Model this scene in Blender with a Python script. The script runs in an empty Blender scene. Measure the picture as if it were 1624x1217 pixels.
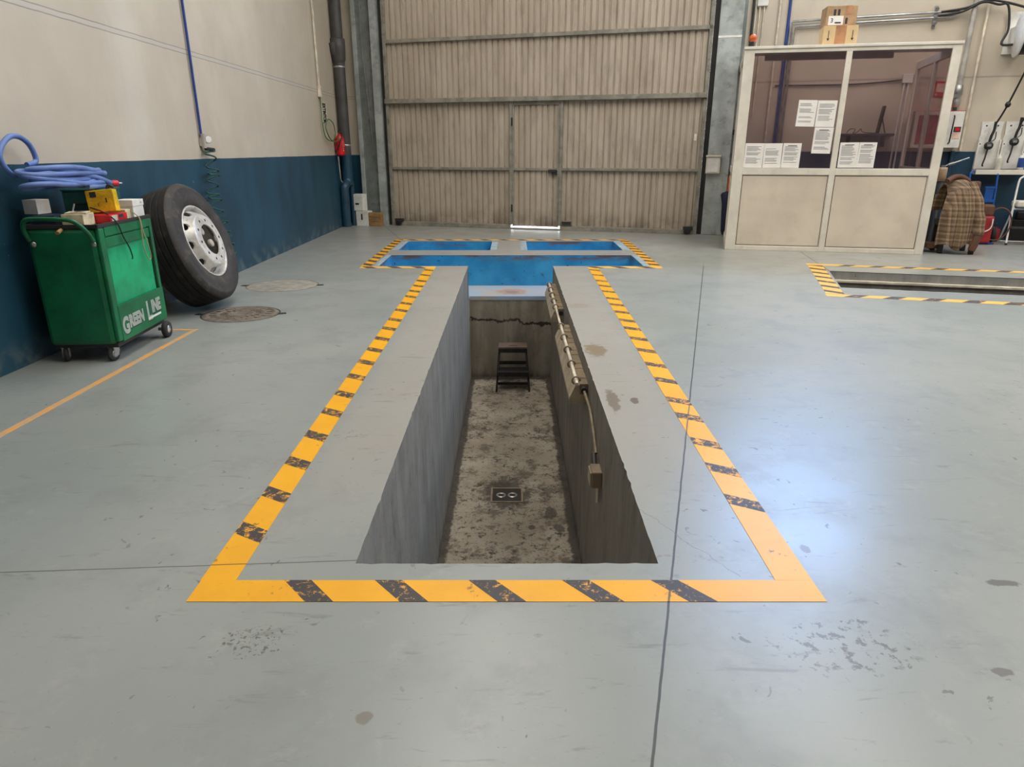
import bpy, bmesh, math, random
from mathutils import Vector, Matrix, Euler
from mathutils.geometry import tessellate_polygon
R = math.radians
random.seed(7)
SC = bpy.context.scene
COL = SC.collection

# ------------------------------------------------------------------ camera
FPX, PITCH, CAMH = 1075.0, R(19), 1.35
cd = bpy.data.cameras.new('camera'); cam = bpy.data.objects.new('camera', cd); COL.objects.link(cam)
cam.location = (0, 0, CAMH); cam.rotation_euler = (R(90) - PITCH, 0, 0)
cd.sensor_width = 36; cd.lens = FPX / 1624 * 36; cd.clip_start = 0.02; cd.clip_end = 200
SC.camera = cam

def ray(px, py):
    u = px - 812; v = py - 608.5
    return Vector((u, FPX*math.cos(PITCH) - v*math.sin(PITCH), -(v*math.cos(PITCH) + FPX*math.sin(PITCH))))
def at_y(px, py, y):
    d = ray(px, py); t = y/d.y; return Vector((d.x*t, y, CAMH + d.z*t))
def at_x(px, py, x):
    d = ray(px, py); t = x/d.x; return Vector((x, d.y*t, CAMH + d.z*t))

# ------------------------------------------------------------------ colour and materials
def lin(c):
    return tuple(((v/255)/12.92 if v/255 <= 0.04045 else ((v/255 + 0.055)/1.055)**2.4) for v in c) + (1.0,)

class NT:
    def __init__(s, name):
        s.m = bpy.data.materials.new(name); s.m.use_nodes = True; s.t = s.m.node_tree; s.n = s.t.nodes
        s.b = s.n['Principled BSDF']; s.geo = None; s._obj = None
    def link(s, a, b): s.t.links.new(a, b)
    def new(s, ty, **kw):
        n = s.n.new(ty)
        for k, v in kw.items(): setattr(n, k, v)
        return n
    def val(s, sock, v):
        if isinstance(v, bpy.types.NodeSocket): s.link(v, sock)
        else: sock.default_value = v
    def math(s, op, a, b=0.0, c=None, clamp=False):
        n = s.new('ShaderNodeMath', operation=op, use_clamp=clamp); s.val(n.inputs[0], a); s.val(n.inputs[1], b)
        if c is not None: s.val(n.inputs[2], c)
        return n.outputs[0]
    def pos(s):
        if not s.geo: s.geo = s.new('ShaderNodeNewGeometry')
        return s.geo.outputs['Position']
    def obj(s):
        if not s._obj: s._obj = s.new('ShaderNodeTexCoord')
        return s._obj.outputs['Object']
    def sep(s, v):
        n = s.new('ShaderNodeSeparateXYZ'); s.link(v, n.inputs[0]); return n.outputs
    def scale(s, v, sc):
        n = s.new('ShaderNodeVectorMath', operation='MULTIPLY'); s.link(v, n.inputs[0]); n.inputs[1].default_value = sc; return n.outputs[0]
    def noise(s, v, sc, det=4.0, rough=0.55, dist=0.0):
        n = s.new('ShaderNodeTexNoise'); s.link(v, n.inputs['Vector']); n.inputs['Scale'].default_value = sc
        n.inputs['Detail'].default_value = det; n.inputs['Roughness'].default_value = rough; n.inputs['Distortion'].default_value = dist
        return n.outputs['Fac']
    def step(s, v, lo, hi):
        n = s.new('ShaderNodeMapRange', interpolation_type='SMOOTHSTEP'); s.link(v, n.inputs['Value'])
        s.val(n.inputs['From Min'], lo); s.val(n.inputs['From Max'], hi); return n.outputs['Result']
    def mix(s, f, a, b, mode='MIX'):
        n = s.new('ShaderNodeMix', data_type='RGBA', blend_type=mode)
        s.val(n.inputs[0], f)
        s.val(n.inputs[6], a if isinstance(a, bpy.types.NodeSocket) else lin(a)); s.val(n.inputs[7], b if isinstance(b, bpy.types.NodeSocket) else lin(b))
        return n.outputs[2]
    def bump(s, h, st=0.2, dist=0.01):
        n = s.new('ShaderNodeBump'); n.inputs['Strength'].default_value = st; n.inputs['Distance'].default_value = dist
        s.link(h, n.inputs['Height']); s.link(n.outputs[0], s.b.inputs['Normal'])
    def fin(s, col=None, rough=0.6, metal=0.0, spec=None):
        if col is not None: s.val(s.b.inputs['Base Color'], col if isinstance(col, bpy.types.NodeSocket) else lin(col))
        s.val(s.b.inputs['Roughness'], rough); s.b.inputs['Metallic'].default_value = metal
        if spec is not None: s.b.inputs['Specular IOR Level'].default_value = spec
        return s.m

CACHE = {}
def paint(name, col, rough=0.5, metal=0.0, var=0.12, sc=6.0, dirt=None, dirt_amt=0.45, bump=0.0, spec=None):
    """A surface of one colour with slight procedural variation and optional grime patches."""
    if name in CACHE: return CACHE[name]
    n = NT(name); o = n.obj()
    f = n.noise(o, sc, 5)
    dark = tuple(max(0, c*(1-var)) for c in col); light = tuple(min(255, c*(1+var)) for c in col)
    c = n.mix(n.step(f, 0.3, 0.7), dark, light)
    if dirt: c = n.mix(n.math('MULTIPLY', n.step(n.noise(o, sc*2.3, 6, 0.65), 0.5, 0.72), dirt_amt), c, dirt)
    if bump: n.bump(n.noise(o, sc*12, 3), bump, 0.003)
    CACHE[name] = n.fin(c, rough, metal, spec)
    return CACHE[name]
def emit(name, col, st):
    n = NT(name); n.b.inputs['Base Color'].default_value = lin(col); n.b.inputs['Emission Color'].default_value = lin(col); n.b.inputs['Emission Strength'].default_value = st
    return n.m
def glass(name, tint, refl=0.12, fres=0.8):
    n = NT(name); out = n.n['Material Output']
    tr = n.new('ShaderNodeBsdfTransparent'); tr.inputs[0].default_value = lin(tint)
    gl = n.new('ShaderNodeBsdfGlossy'); gl.inputs['Roughness'].default_value = 0.03; gl.inputs[0].default_value = (1, 1, 1, 1)
    fr = n.new('ShaderNodeFresnel'); fr.inputs[0].default_value = 1.5
    f = n.math('MULTIPLY_ADD', fr.outputs[0], fres, refl, clamp=True)
    mx = n.new('ShaderNodeMixShader'); n.link(f, mx.inputs[0]); n.link(tr.outputs[0], mx.inputs[1]); n.link(gl.outputs[0], mx.inputs[2])
    n.link(mx.outputs[0], out.inputs['Surface'])
    return n.m

def spot(n, P, x, y, rx, ry, warp):
    """0..1 mask of a ragged patch around a place on the floor."""
    a = n.math('DIVIDE', n.math('SUBTRACT', P[0], x), rx); b = n.math('DIVIDE', n.math('SUBTRACT', P[1], y), ry)
    d = n.math('SQRT', n.math('ADD', n.math('MULTIPLY', a, a), n.math('MULTIPLY', b, b)))
    return n.step(n.math('ADD', d, warp), 1.05, 0.75)
def line_mask(n, P, a, b, w, warp):
    """0..1 mask of a thin line on the floor between two points."""
    dx, dy = b[0]-a[0], b[1]-a[1]; L = math.hypot(dx, dy); ux, uy = dx/L, dy/L
    rx = n.math('SUBTRACT', P[0], a[0]); ry = n.math('SUBTRACT', P[1], a[1])
    al = n.math('ADD', n.math('MULTIPLY', rx, ux), n.math('MULTIPLY', ry, uy))
    ac = n.math('ABSOLUTE', n.math('ADD', n.math('ADD', n.math('MULTIPLY', rx, -uy), n.math('MULTIPLY', ry, ux)), warp))
    m = n.step(ac, w, w*0.55)
    return n.math('MULTIPLY', m, n.math('MULTIPLY', n.math('GREATER_THAN', al, 0.0), n.math('LESS_THAN', al, L)))

def floor_material():
    n = NT('grey_painted_concrete'); p = n.pos(); P = n.sep(p)
    big = n.noise(p, 0.55, 4, 0.5); mid = n.noise(p, 2.6, 6, 0.62); fine = n.noise(p, 26, 4, 0.6)
    c = n.mix(n.step(big, 0.3, 0.7), (137, 143, 138), (152, 155, 149))
    c = n.mix(n.math('MULTIPLY', n.step(mid, 0.47, 0.68), 0.55), c, (126, 130, 126))
    c = n.mix(n.math('MULTIPLY', n.step(n.noise(p, 5.2, 7, 0.75, 0.4), 0.53, 0.68), 0.4), c, (160, 161, 154))
    # bare worn strips beside the pit
    strip = n.math('MULTIPLY', n.step(n.math('ABSOLUTE', P[0]), 0.95, 0.8), n.math('MULTIPLY', n.step(P[1], 1.9, 3.2), n.step(P[1], 11.2, 10.2)))
    c = n.mix(n.math('MULTIPLY', strip, n.math('MULTIPLY_ADD', mid, 0.5, 0.25)), c, (166, 158, 147))
    far = n.math('MULTIPLY', n.step(P[1], 5.5, 11.0), n.step(mid, 0.25, 0.7))  # tan tint with distance: bounced door light put into the floor colour
    c = n.mix(n.math('MULTIPLY', far, 0.5), c, (150, 142, 130))
    # scuffs: long thin noise, and small flecks
    scuff = n.noise(n.scale(p, (0.7, 3.5, 1)), 5.0, 6, 0.7, 0.6)
    c = n.mix(n.math('MULTIPLY', n.step(scuff, 0.585, 0.70), 0.5), c, (104, 104, 100))
    fl = n.math('MULTIPLY', n.step(n.noise(p, 17, 3, 0.6, 0.8), 0.665, 0.70), n.step(n.noise(p, 1.4, 2), 0.42, 0.56))
    c = n.mix(n.math('MULTIPLY', fl, 0.75), c, (92, 88, 82))
    speck = n.step(n.noise(p, 48, 3, 0.55), 0.685, 0.72)
    c = n.mix(n.math('MULTIPLY', speck, 0.4), c, (120, 116, 110))
    warp = n.math('MULTIPLY', n.math('SUBTRACT', n.noise(p, 14, 4, 0.7), 0.5), 2.2)
    def patch(x, y, rx, ry, col, amt, grain=None):
        nonlocal c
        m = spot(n, P, x, y, rx, ry, warp)
        if grain: m = n.math('MULTIPLY', m, n.step(n.noise(p, grain, 4, 0.65), 0.53, 0.61))
        c = n.mix(n.math('MULTIPLY', m, amt), c, col)
    patch(0.60, 4.66, 0.075, 0.17, (128, 112, 88), 0.9)
    patch(0.575, 3.62, 0.035, 0.20, (110, 100, 86), 0.85)
    patch(0.70, 3.62, 0.028, 0.05, (96, 84, 74), 0.85)
    patch(0.62, 6.1, 0.12, 0.10, (150, 138, 122), 0.7)
    patch(-0.745, 1.62, 0.10, 0.07, (80, 74, 66), 0.85, 70)
    patch(0.96, 1.60, 0.20, 0.12, (86, 82, 76), 0.8, 32)
    patch(1.34, 1.5, 0.03, 0.018, (92, 88, 84), 0.8)
    patch(-0.37, 1.34, 0.022, 0.02, (120, 112, 102), 0.9)
    patch(-0.86, 3.15, 0.16, 0.07, (118, 112, 104), 0.7, 30)
    patch(-0.62, 3.0, 0.10, 0.10, (160, 145, 128), 0.7, 20)
    patch(-2.55, 2.72, 0.16, 0.10, (165, 148, 132), 0.6, 30)
    patch(1.05, 2.10, 0.018, 0.03, (112, 92, 76), 0.9)
    patch(1.62, 1.9, 0.05, 0.02, (84, 80, 78), 0.8)
    patch(0.56, 2.04, 0.16, 0.03, (130, 124, 114), 0.7, 40)
    # joints and cracks
    w1 = n.math('MULTIPLY', n.math('SUBTRACT', n.noise(p, 7, 3), 0.5), 0.006)
    w2 = n.math('MULTIPLY', n.math('SUBTRACT', n.noise(p, 5, 5, 0.6), 0.5), 0.12)
    for a, b, w, wp, amt, col in [((2.36, 8.37), (-0.10, -0.30), 0.0048, w1, 0.92, (58, 54, 52)), ((-6, 1.70), (-0.53, 2.03), 0.0038, w1, 0.8, (70, 66, 64)),
                                  ((4.05, 9.6), (3.75, 8.0), 0.012, w1, 0.85, (80, 74, 70)), ((-2.45, 13.2), (-1.75, 10.9), 0.012, w1, 0.75, (96, 84, 74)),
                                  ((0.75, 5.85), (5.5, 4.45), 0.006, w1, 0.35, (120, 118, 114)), ((-0.95, 5.95), (-0.55, 5.9), 0.006, w1, 0.35, (120, 118, 114)),
                                  ((0.50, 2.40), (0.76, 1.93), 0.0025, w2, 0.6, (110, 106, 100)), ((-2.3, 6.9), (-1.5, 7.4), 0.012, w1, 0.5, (196, 190, 180)),
                                  ((2.36, 8.37), (3.2, 7.95), 0.007, w2, 0.3, (130, 124, 116))]:
        c = n.mix(n.math('MULTIPLY', line_mask(n, P, a, b, w, wp), amt), c, col)
    n.bump(fine, 0.05, 0.004)
    rg = n.math('MULTIPLY_ADD', mid, 0.26, 0.20)
    return n.fin(c, rg, 0.0, 0.5)

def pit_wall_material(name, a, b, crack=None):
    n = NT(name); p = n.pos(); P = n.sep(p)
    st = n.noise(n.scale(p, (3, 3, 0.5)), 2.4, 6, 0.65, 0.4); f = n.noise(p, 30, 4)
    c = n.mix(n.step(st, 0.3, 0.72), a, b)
    c = n.mix(n.math('MULTIPLY', n.step(n.noise(p, 3.2, 6, 0.7), 0.45, 0.7), 0.4), c, (92, 88, 80))
    c = n.mix(n.math('MULTIPLY', n.step(n.noise(n.scale(p, (1, 1, 0.25)), 9, 5, 0.7), 0.56, 0.72), 0.55), c, (66, 62, 56))
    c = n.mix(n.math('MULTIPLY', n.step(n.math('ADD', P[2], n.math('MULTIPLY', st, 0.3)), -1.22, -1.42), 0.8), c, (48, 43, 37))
    c = n.mix(n.math('MULTIPLY', n.step(n.noise(p, 40, 2), 0.71, 0.74), 0.8), c, (50, 46, 42))
    if crack:
        z = n.math('ADD', P[2], n.math('MULTIPLY', n.math('SUBTRACT', n.noise(p, 4.5, 6, 0.7), 0.5), 0.28))
        d = n.math('ABSOLUTE', n.math('ADD', z, n.math('MULTIPLY_ADD', P[0], 0.10, 0.745)))
        w = n.math('MULTIPLY', n.noise(p, 6, 3), 0.034)
        c = n.mix(n.math('MULTIPLY', n.math('LESS_THAN', d, w), 0.92), c, (26, 22, 18))
        c = n.mix(n.math('MULTIPLY', n.step(n.noise(p, 2.2, 4), 0.5, 0.7), 0.4), c, (120, 112, 92))
    n.bump(f, 0.25, 0.006)
    return n.fin(c, 0.75)

def pit_floor_material():
    n = NT('oil_stained_concrete'); p = n.pos(); P = n.sep(p)
    c = n.mix(n.step(n.noise(p, 2.0, 5, 0.6), 0.3, 0.7), (138, 127, 110), (166, 156, 140))
    c = n.mix(n.math('MULTIPLY', n.step(n.noise(p, 5.5, 8, 0.76), 0.49, 0.6), 0.75), c, (78, 66, 54))
    c = n.mix(n.math('MULTIPLY', n.step(n.noise(p, 15, 8, 0.8), 0.545, 0.60), 0.9), c, (34, 29, 24))
    c = n.mix(n.math('MULTIPLY', n.math('MULTIPLY', n.step(n.noise(p, 38, 5, 0.75), 0.56, 0.62), n.step(n.noise(p, 2.5, 3), 0.4, 0.6)), 0.9), c, (30, 26, 22))
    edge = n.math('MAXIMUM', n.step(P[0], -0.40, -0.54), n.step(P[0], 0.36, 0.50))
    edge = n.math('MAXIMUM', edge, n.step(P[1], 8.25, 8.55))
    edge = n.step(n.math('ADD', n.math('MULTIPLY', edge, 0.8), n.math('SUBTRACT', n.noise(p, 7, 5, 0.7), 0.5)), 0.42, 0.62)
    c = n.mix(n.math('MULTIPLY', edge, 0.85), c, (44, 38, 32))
    warp = n.math('MULTIPLY', n.math('SUBTRACT', n.noise(p, 9, 4, 0.7), 0.5), 2.0)
    for x, y, r, q in [(-0.05, 5.3, 0.22, 0.3), (0.32, 4.95, 0.06, 0.10), (0.38, 4.72, 0.05, 0.06), (0.16, 4.75, 0.03, 0.04)]:
        c = n.mix(n.math('MULTIPLY', spot(n, P, x, y, r, q, warp), 0.75), c, (46, 38, 32))
    n.bump(n.noise(p, 30, 4), 0.3, 0.006)
    return n.fin(c, 0.7)

def blue_paint_material():
    n = NT('chipped_blue_paint'); p = n.pos(); P = n.sep(p)
    c = n.mix(n.step(n.noise(p, 3, 5), 0.3, 0.7), (30, 128, 184), (58, 156, 206))
    c = n.mix(n.math('MULTIPLY', n.step(n.noise(p, 9, 5, 0.7), 0.62, 0.7), 0.8), c, (52, 74, 92))
    c = n.mix(n.math('MULTIPLY', n.step(n.noise(p, 24, 3), 0.68, 0.72), 0.9), c, (34, 40, 46))
    rust = n.math('MULTIPLY', n.step(P[2], -0.11, -0.02), n.step(n.noise(n.scale(p, (1, 1, 4)), 2.2, 5, 0.65), 0.46, 0.62))
    c = n.mix(n.math('MULTIPLY', rust, 0.9), c, (106, 82, 68))
    return n.fin(c, 0.45)
def ledge_material():
    n = NT('worn_blue_ledge'); p = n.pos(); P = n.sep(p)
    c = n.mix(n.step(n.noise(n.scale(p, (1, 2, 1)), 2.6, 5, 0.65), 0.42, 0.62), (150, 168, 186), (176, 164, 148))
    c = n.mix(n.math('MULTIPLY', n.step(n.math('ABSOLUTE', P[0]), 0.5, 1.2), 0.8), c, (40, 130, 188))
    w = n.math('MULTIPLY', n.math('SUBTRACT', n.noise(p, 12, 4), 0.5), 1.0)
    c = n.mix(n.math('MULTIPLY', spot(n, P, 0.0, 8.85, 0.22, 0.22, w), 0.6), c, (170, 120, 86))
    c = n.mix(n.math('MULTIPLY', spot(n, P, 0.0, 8.82, 0.10, 0.10, w), 0.4), c, (110, 80, 62))
    return n.fin(c, 0.5)

def wall_material(name, zsplit, seam, seamw, upper, upper2, lower, blot=(128, 118, 104), sheen_streak=None):
    n = NT(name); p = n.pos(); P = n.sep(p)
    c = n.mix(n.step(n.noise(p, 0.8, 5, 0.6), 0.3, 0.7), upper, upper2)
    run = n.noise(n.scale(p, (2.2, 2.2, 0.22)), 2.2, 5, 0.65)
    c = n.mix(n.math('MULTIPLY', n.step(run, 0.58, 0.78), 0.35), c, (222, 214, 200))
    c = n.mix(n.math('MULTIPLY', n.step(n.noise(n.scale(p, (1, 1, 0.5)), 1.2, 6, 0.7), 0.52, 0.76), 0.4), c, blot)
    if sheen_streak:   # pale vertical sheen painted into the wall colour
        e = n.math('DIVIDE', n.math('ABSOLUTE', n.math('SUBTRACT', P[1], sheen_streak[0])), sheen_streak[1])
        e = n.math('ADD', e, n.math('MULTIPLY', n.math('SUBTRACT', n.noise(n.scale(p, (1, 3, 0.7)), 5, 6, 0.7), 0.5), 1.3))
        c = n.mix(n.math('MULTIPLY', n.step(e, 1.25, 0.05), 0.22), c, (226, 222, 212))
    w = n.math('MULTIPLY', n.math('SUBTRACT', n.noise(p, 4, 4), 0.5), 0.012)
    d = n.math('ABSOLUTE', n.math('ADD', n.math('SUBTRACT', P[2], seam), w))
    c = n.mix(n.math('MULTIPLY', n.step(d, seamw, seamw*0.6), 0.6), c, (188, 182, 174))
    c = n.mix(n.math('MULTIPLY', n.step(n.math('ABSOLUTE', n.math('SUBTRACT', d, seamw)), 0.006, 0.002), 0.6), c, (104, 96, 88))
    lo = n.mix(n.step(n.noise(n.scale(p, (1, 1, 0.4)), 2.5, 5), 0.3, 0.7), tuple(v*0.88 for v in lower), tuple(min(255, v*1.1) for v in lower))
    lo = n.mix(n.math('MULTIPLY', n.step(n.noise(p, 30, 3), 0.72, 0.75), 0.6), lo, (150, 165, 170))
    lo = n.mix(n.math('MULTIPLY', n.math('MULTIPLY', n.step(P[2], 0.25, 0.02), n.step(n.noise(p, 6, 5), 0.45, 0.65)), 0.4), lo, (120, 128, 128))
    edge = n.math('ADD', P[2], n.math('MULTIPLY', n.math('SUBTRACT', n.noise(p, 3, 3), 0.5), 0.012))
    c = n.mix(n.math('LESS_THAN', edge, zsplit), c, lo)
    n.bump(n.noise(p, 45, 3), 0.08, 0.004)
    return n.fin(c, 0.48, 0.0, 0.45)

def door_material():
    n = NT('grimy_beige_sheet_metal'); o = n.obj(); O = n.sep(o)
    c = n.mix(n.step(n.noise(n.scale(o, (1.5, 1, 0.35)), 2.0, 5, 0.6), 0.3, 0.7), (168, 155, 138), (184, 172, 155))
    g = n.math('MULTIPLY', n.step(n.noise(n.scale(o, (2, 1, 0.6)), 3.0, 6, 0.7), 0.46, 0.7), 0.45)
    c = n.mix(g, c, (128, 115, 100))
    low = n.math('MULTIPLY', n.step(O[2], 0.42, 0.05), n.step(n.noise(o, 4, 5), 0.3, 0.65))
    c = n.mix(n.math('MULTIPLY', low, 0.6), c, (78, 64, 54))
    run = n.noise(n.scale(o, (7, 1, 0.3)), 3, 4)
    c = n.mix(n.math('MULTIPLY', n.step(run, 0.6, 0.75), 0.22), c, (96, 84, 72))
    return n.fin(c, 0.5)
def chevron_material(name, lo):
    n = NT(name); p = n.pos()
    m = n.step(n.noise(p, 30, 7, 0.82, 0.6), lo, lo + 0.04)
    c = n.mix(m, (56, 53, 54), (226, 160, 38))
    return n.fin(c, 0.5)
def yellow_material(name, a=(252, 176, 14), b=(240, 166, 24), chip=0.72):
    n = NT(name); p = n.pos()
    c = n.mix(n.step(n.noise(p, 3.5, 5, 0.6), 0.35, 0.7), a, b)
    c = n.mix(n.math('MULTIPLY', n.step(n.noise(p, 10, 6, 0.72), chip - 0.05, chip), 0.75), c, (92, 74, 50))
    c = n.mix(n.math('MULTIPLY', n.step(n.noise(p, 32, 5, 0.75), 0.6, 0.72), 0.35), c, (150, 116, 60))
    P = n.sep(p); w1 = n.math('MULTIPLY', n.math('SUBTRACT', n.noise(p, 7, 3), 0.5), 0.006)
    for a_, b_, w_ in (((2.36, 8.37), (-0.10, -0.30), 0.0045), ((-6, 1.70), (-0.53, 2.03), 0.0035)):   # the floor joints run through the paint
        c = n.mix(n.math('MULTIPLY', line_mask(n, P, a_, b_, w_, w1), 0.85), c, (66, 56, 46))
    return n.fin(c, 0.42)
def orange_line_material():
    n = NT('faded_orange_paint'); p = n.pos()
    c = n.mix(n.step(n.noise(p, 9, 6, 0.7), 0.40, 0.62), (222, 158, 78), (186, 164, 132))
    return n.fin(c, 0.5)

M = {}
def P_(k, *a, **kw): M[k] = paint(k, *a, **kw)
M['floor'] = floor_material()
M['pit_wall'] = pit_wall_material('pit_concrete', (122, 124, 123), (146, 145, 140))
M['pit_wall_dark'] = pit_wall_material('pit_concrete_shaded', (118, 112, 102), (140, 133, 122))  # shaded copy of pit_concrete; the right wall's shade is in its colour
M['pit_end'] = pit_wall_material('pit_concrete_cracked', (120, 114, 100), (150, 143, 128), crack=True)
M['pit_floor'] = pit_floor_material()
M['blue'] = blue_paint_material(); M['ledge'] = ledge_material()
M['wall_l'] = wall_material('cream_and_blue_wall', 1.265, 2.26, 0.02, (184, 174, 156), (199, 189, 171), (30, 68, 86), blot=(160, 148, 132), sheen_streak=(6.2, 0.33))
M['wall_b'] = wall_material('cream_and_blue_wall_shaded', 1.33, 2.385, 0.006, (186, 174, 154), (200, 189, 170), (24, 56, 76), blot=(150, 138, 120))  # dado darker than on the left wall: shade put into its colour
M['door'] = door_material(); M['chev'] = chevron_material('worn_black_paint', 0.56); M['chev_worn'] = chevron_material('badly_worn_black_paint', 0.525); M['yellow'] = yellow_material('yellow_floor_paint', (238, 171, 0), (230, 163, 4), 0.67); M['orange_line'] = orange_line_material()
M['yellow_pale'] = yellow_material('pale_yellow_floor_paint', (240, 186, 84), (228, 176, 80), 0.78)
P_('beam', (134, 130, 118), 0.5, dirt=(70, 60, 50)); P_('column', (158, 164, 160), 0.45, dirt=(86, 88, 84), dirt_amt=0.5, sc=3)
P_('column_shaded', (112, 118, 114), 0.5, dirt=(60, 60, 56), dirt_amt=0.5, sc=3)  # column grey darkened: shade of the recessed webs put into the colour
P_('rim_plate', (150, 168, 176), 0.5, dirt=(170, 160, 145))
P_('ceiling', (132, 128, 124), 0.8); P_('rear', (128, 108, 110), 0.85, sc=1.0)
P_('green', (16, 104, 64), 0.38, dirt=(14, 70, 48), dirt_amt=0.5, sc=4); P_('green_light', (18, 160, 106), 0.35, dirt=(14, 110, 74), dirt_amt=0.4, sc=4)
P_('white_text', (225, 232, 222), 0.5, var=0.04); P_('dark_line', (16, 60, 42), 0.5)
P_('black', (26, 25, 25), 0.5); P_('dark', (44, 42, 40), 0.55); P_('rubber', (40, 38, 37), 0.7, dirt=(78, 72, 64), dirt_amt=0.5, sc=5)
P_('tyre', (52, 49, 46), 0.72, dirt=(98, 88, 76), dirt_amt=0.7, sc=4); P_('tread', (28, 26, 25), 0.8, dirt=(72, 60, 50), dirt_amt=0.5, sc=5)
P_('rim', (206, 204, 198), 0.35, 0.25, dirt=(150, 140, 124), dirt_amt=0.6, sc=7); P_('steel', (168, 168, 164), 0.35, 0.8); P_('chrome', (200, 200, 198), 0.2, 0.9)
P_('hose_blue', (96, 122, 178), 0.5, var=0.08); P_('pipe_blue', (36, 62, 130), 0.4); P_('coil', (22, 74, 66), 0.3)
P_('white', (222, 220, 212), 0.5, var=0.05, dirt=(170, 164, 150), dirt_amt=0.3); P_('cream', (216, 210, 196), 0.45, var=0.04, dirt=(176, 160, 138), dirt_amt=0.3, sc=3)
P_('panel', (208, 196, 178), 0.5, var=0.04, dirt=(192, 172, 150), dirt_amt=0.3, sc=1.6); P_('teal', (18, 84, 74), 0.4, dirt=(12, 50, 46))
P_('yellow_box', (226, 182, 20), 0.4, dirt=(140, 100, 16), dirt_amt=0.5, sc=14); P_('red', (196, 24, 30), 0.35); P_('red_dull', (150, 34, 40), 0.5); P_('card', (164, 134, 100), 0.8, dirt=(150, 112, 74), sc=5)
P_('card_pale', (206, 178, 134), 0.75, var=0.05); P_('tape', (172, 126, 90), 0.4); P_('paper', (232, 228, 222), 0.7, var=0.02); P_('ink', (120, 120, 124), 0.7); P_('ink_dark', (48, 44, 60), 0.7)
P_('beige_paper', (206, 192, 160), 0.8, dirt=(130, 118, 96), sc=16); P_('grey_box', (180, 172, 160), 0.7); P_('pipe_dark', (66, 64, 64), 0.5); P_('pipe_navy', (28, 62, 82), 0.45)
P_('conduit', (170, 166, 158), 0.4, 0.3); P_('conduit_cream', (206, 196, 176), 0.5); P_('wire_green', (70, 110, 60), 0.5); P_('wire_dark', (40, 38, 36), 0.5)
P_('wood', (150, 116, 74), 0.7, dirt=(96, 70, 44), sc=9); P_('lamp_body', (140, 124, 100), 0.6, dirt=(86, 74, 58), sc=8); P_('lamp_diffuser', (176, 162, 136), 0.5, dirt=(120, 104, 82), dirt_amt=0.5, sc=7)
P_('stool_black', (24, 22, 22), 0.5, dirt=(60, 52, 46)); P_('stool_top', (96, 78, 66), 0.6); P_('navy', (26, 32, 56), 0.7); P_('orange', (204, 92, 36), 0.4)
P_('truck_blue', (30, 84, 160), 0.35); P_('manhole', (112, 102, 90), 0.8, dirt=(58, 50, 42), dirt_amt=0.9, sc=11, bump=0.8); P_('manhole_pale', (146, 141, 130), 0.6, dirt=(120, 112, 100), sc=10)
P_('oil_dark', (40, 36, 32), 0.35); P_('brown', (96, 62, 46), 0.7); P_('shelf_dark', (70, 62, 62), 0.6); P_('barrel', (186, 160, 132), 0.5); P_('string', (168, 150, 110), 0.8)
P_('bottle_blue', (44, 74, 140), 0.4); P_('clear', (206, 200, 186), 0.2); P_('salmon', (224, 190, 172), 0.6)
M['glass'] = glass('tinted_booth_glass', (224, 214, 214), 0.10); M['side_glass'] = glass('side_booth_glass', (232, 226, 226), 0.02, 0.05)
M['cab_glass'] = paint('red_cabinet_front', (156, 84, 82), 0.25)
M['skylight'] = emit('skylight_daylight', (255, 250, 242), 7.4)
M['window'] = emit('window_daylight', (140, 188, 255), 46.0)

def plaid():
    n = NT('brown_plaid_cloth'); o = n.obj(); O = n.sep(o)
    u = n.math('ADD', O[0], n.math('MULTIPLY', O[1], 0.6)); v = O[2]
    def band(x, per, lo, hi): return n.step(n.math('PINGPONG', x, per), lo, hi)
    a = band(u, 0.030, 0.012, 0.018); b = band(v, 0.034, 0.013, 0.020); a2 = band(u, 0.0165, 0.007, 0.010); b2 = band(v, 0.02, 0.008, 0.012)
    c = n.mix(n.math('MULTIPLY', n.math('ADD', a, b), 0.38), (158, 132, 102), (60, 44, 34))
    c = n.mix(n.math('MULTIPLY', n.math('ADD', a2, b2), 0.26), c, (52, 38, 30))
    c = n.mix(n.math('MULTIPLY', n.noise(o, 60, 2), 0.2), c, (110, 92, 74))
    return n.fin(c, 0.9)
M['plaid'] = plaid()

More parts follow.
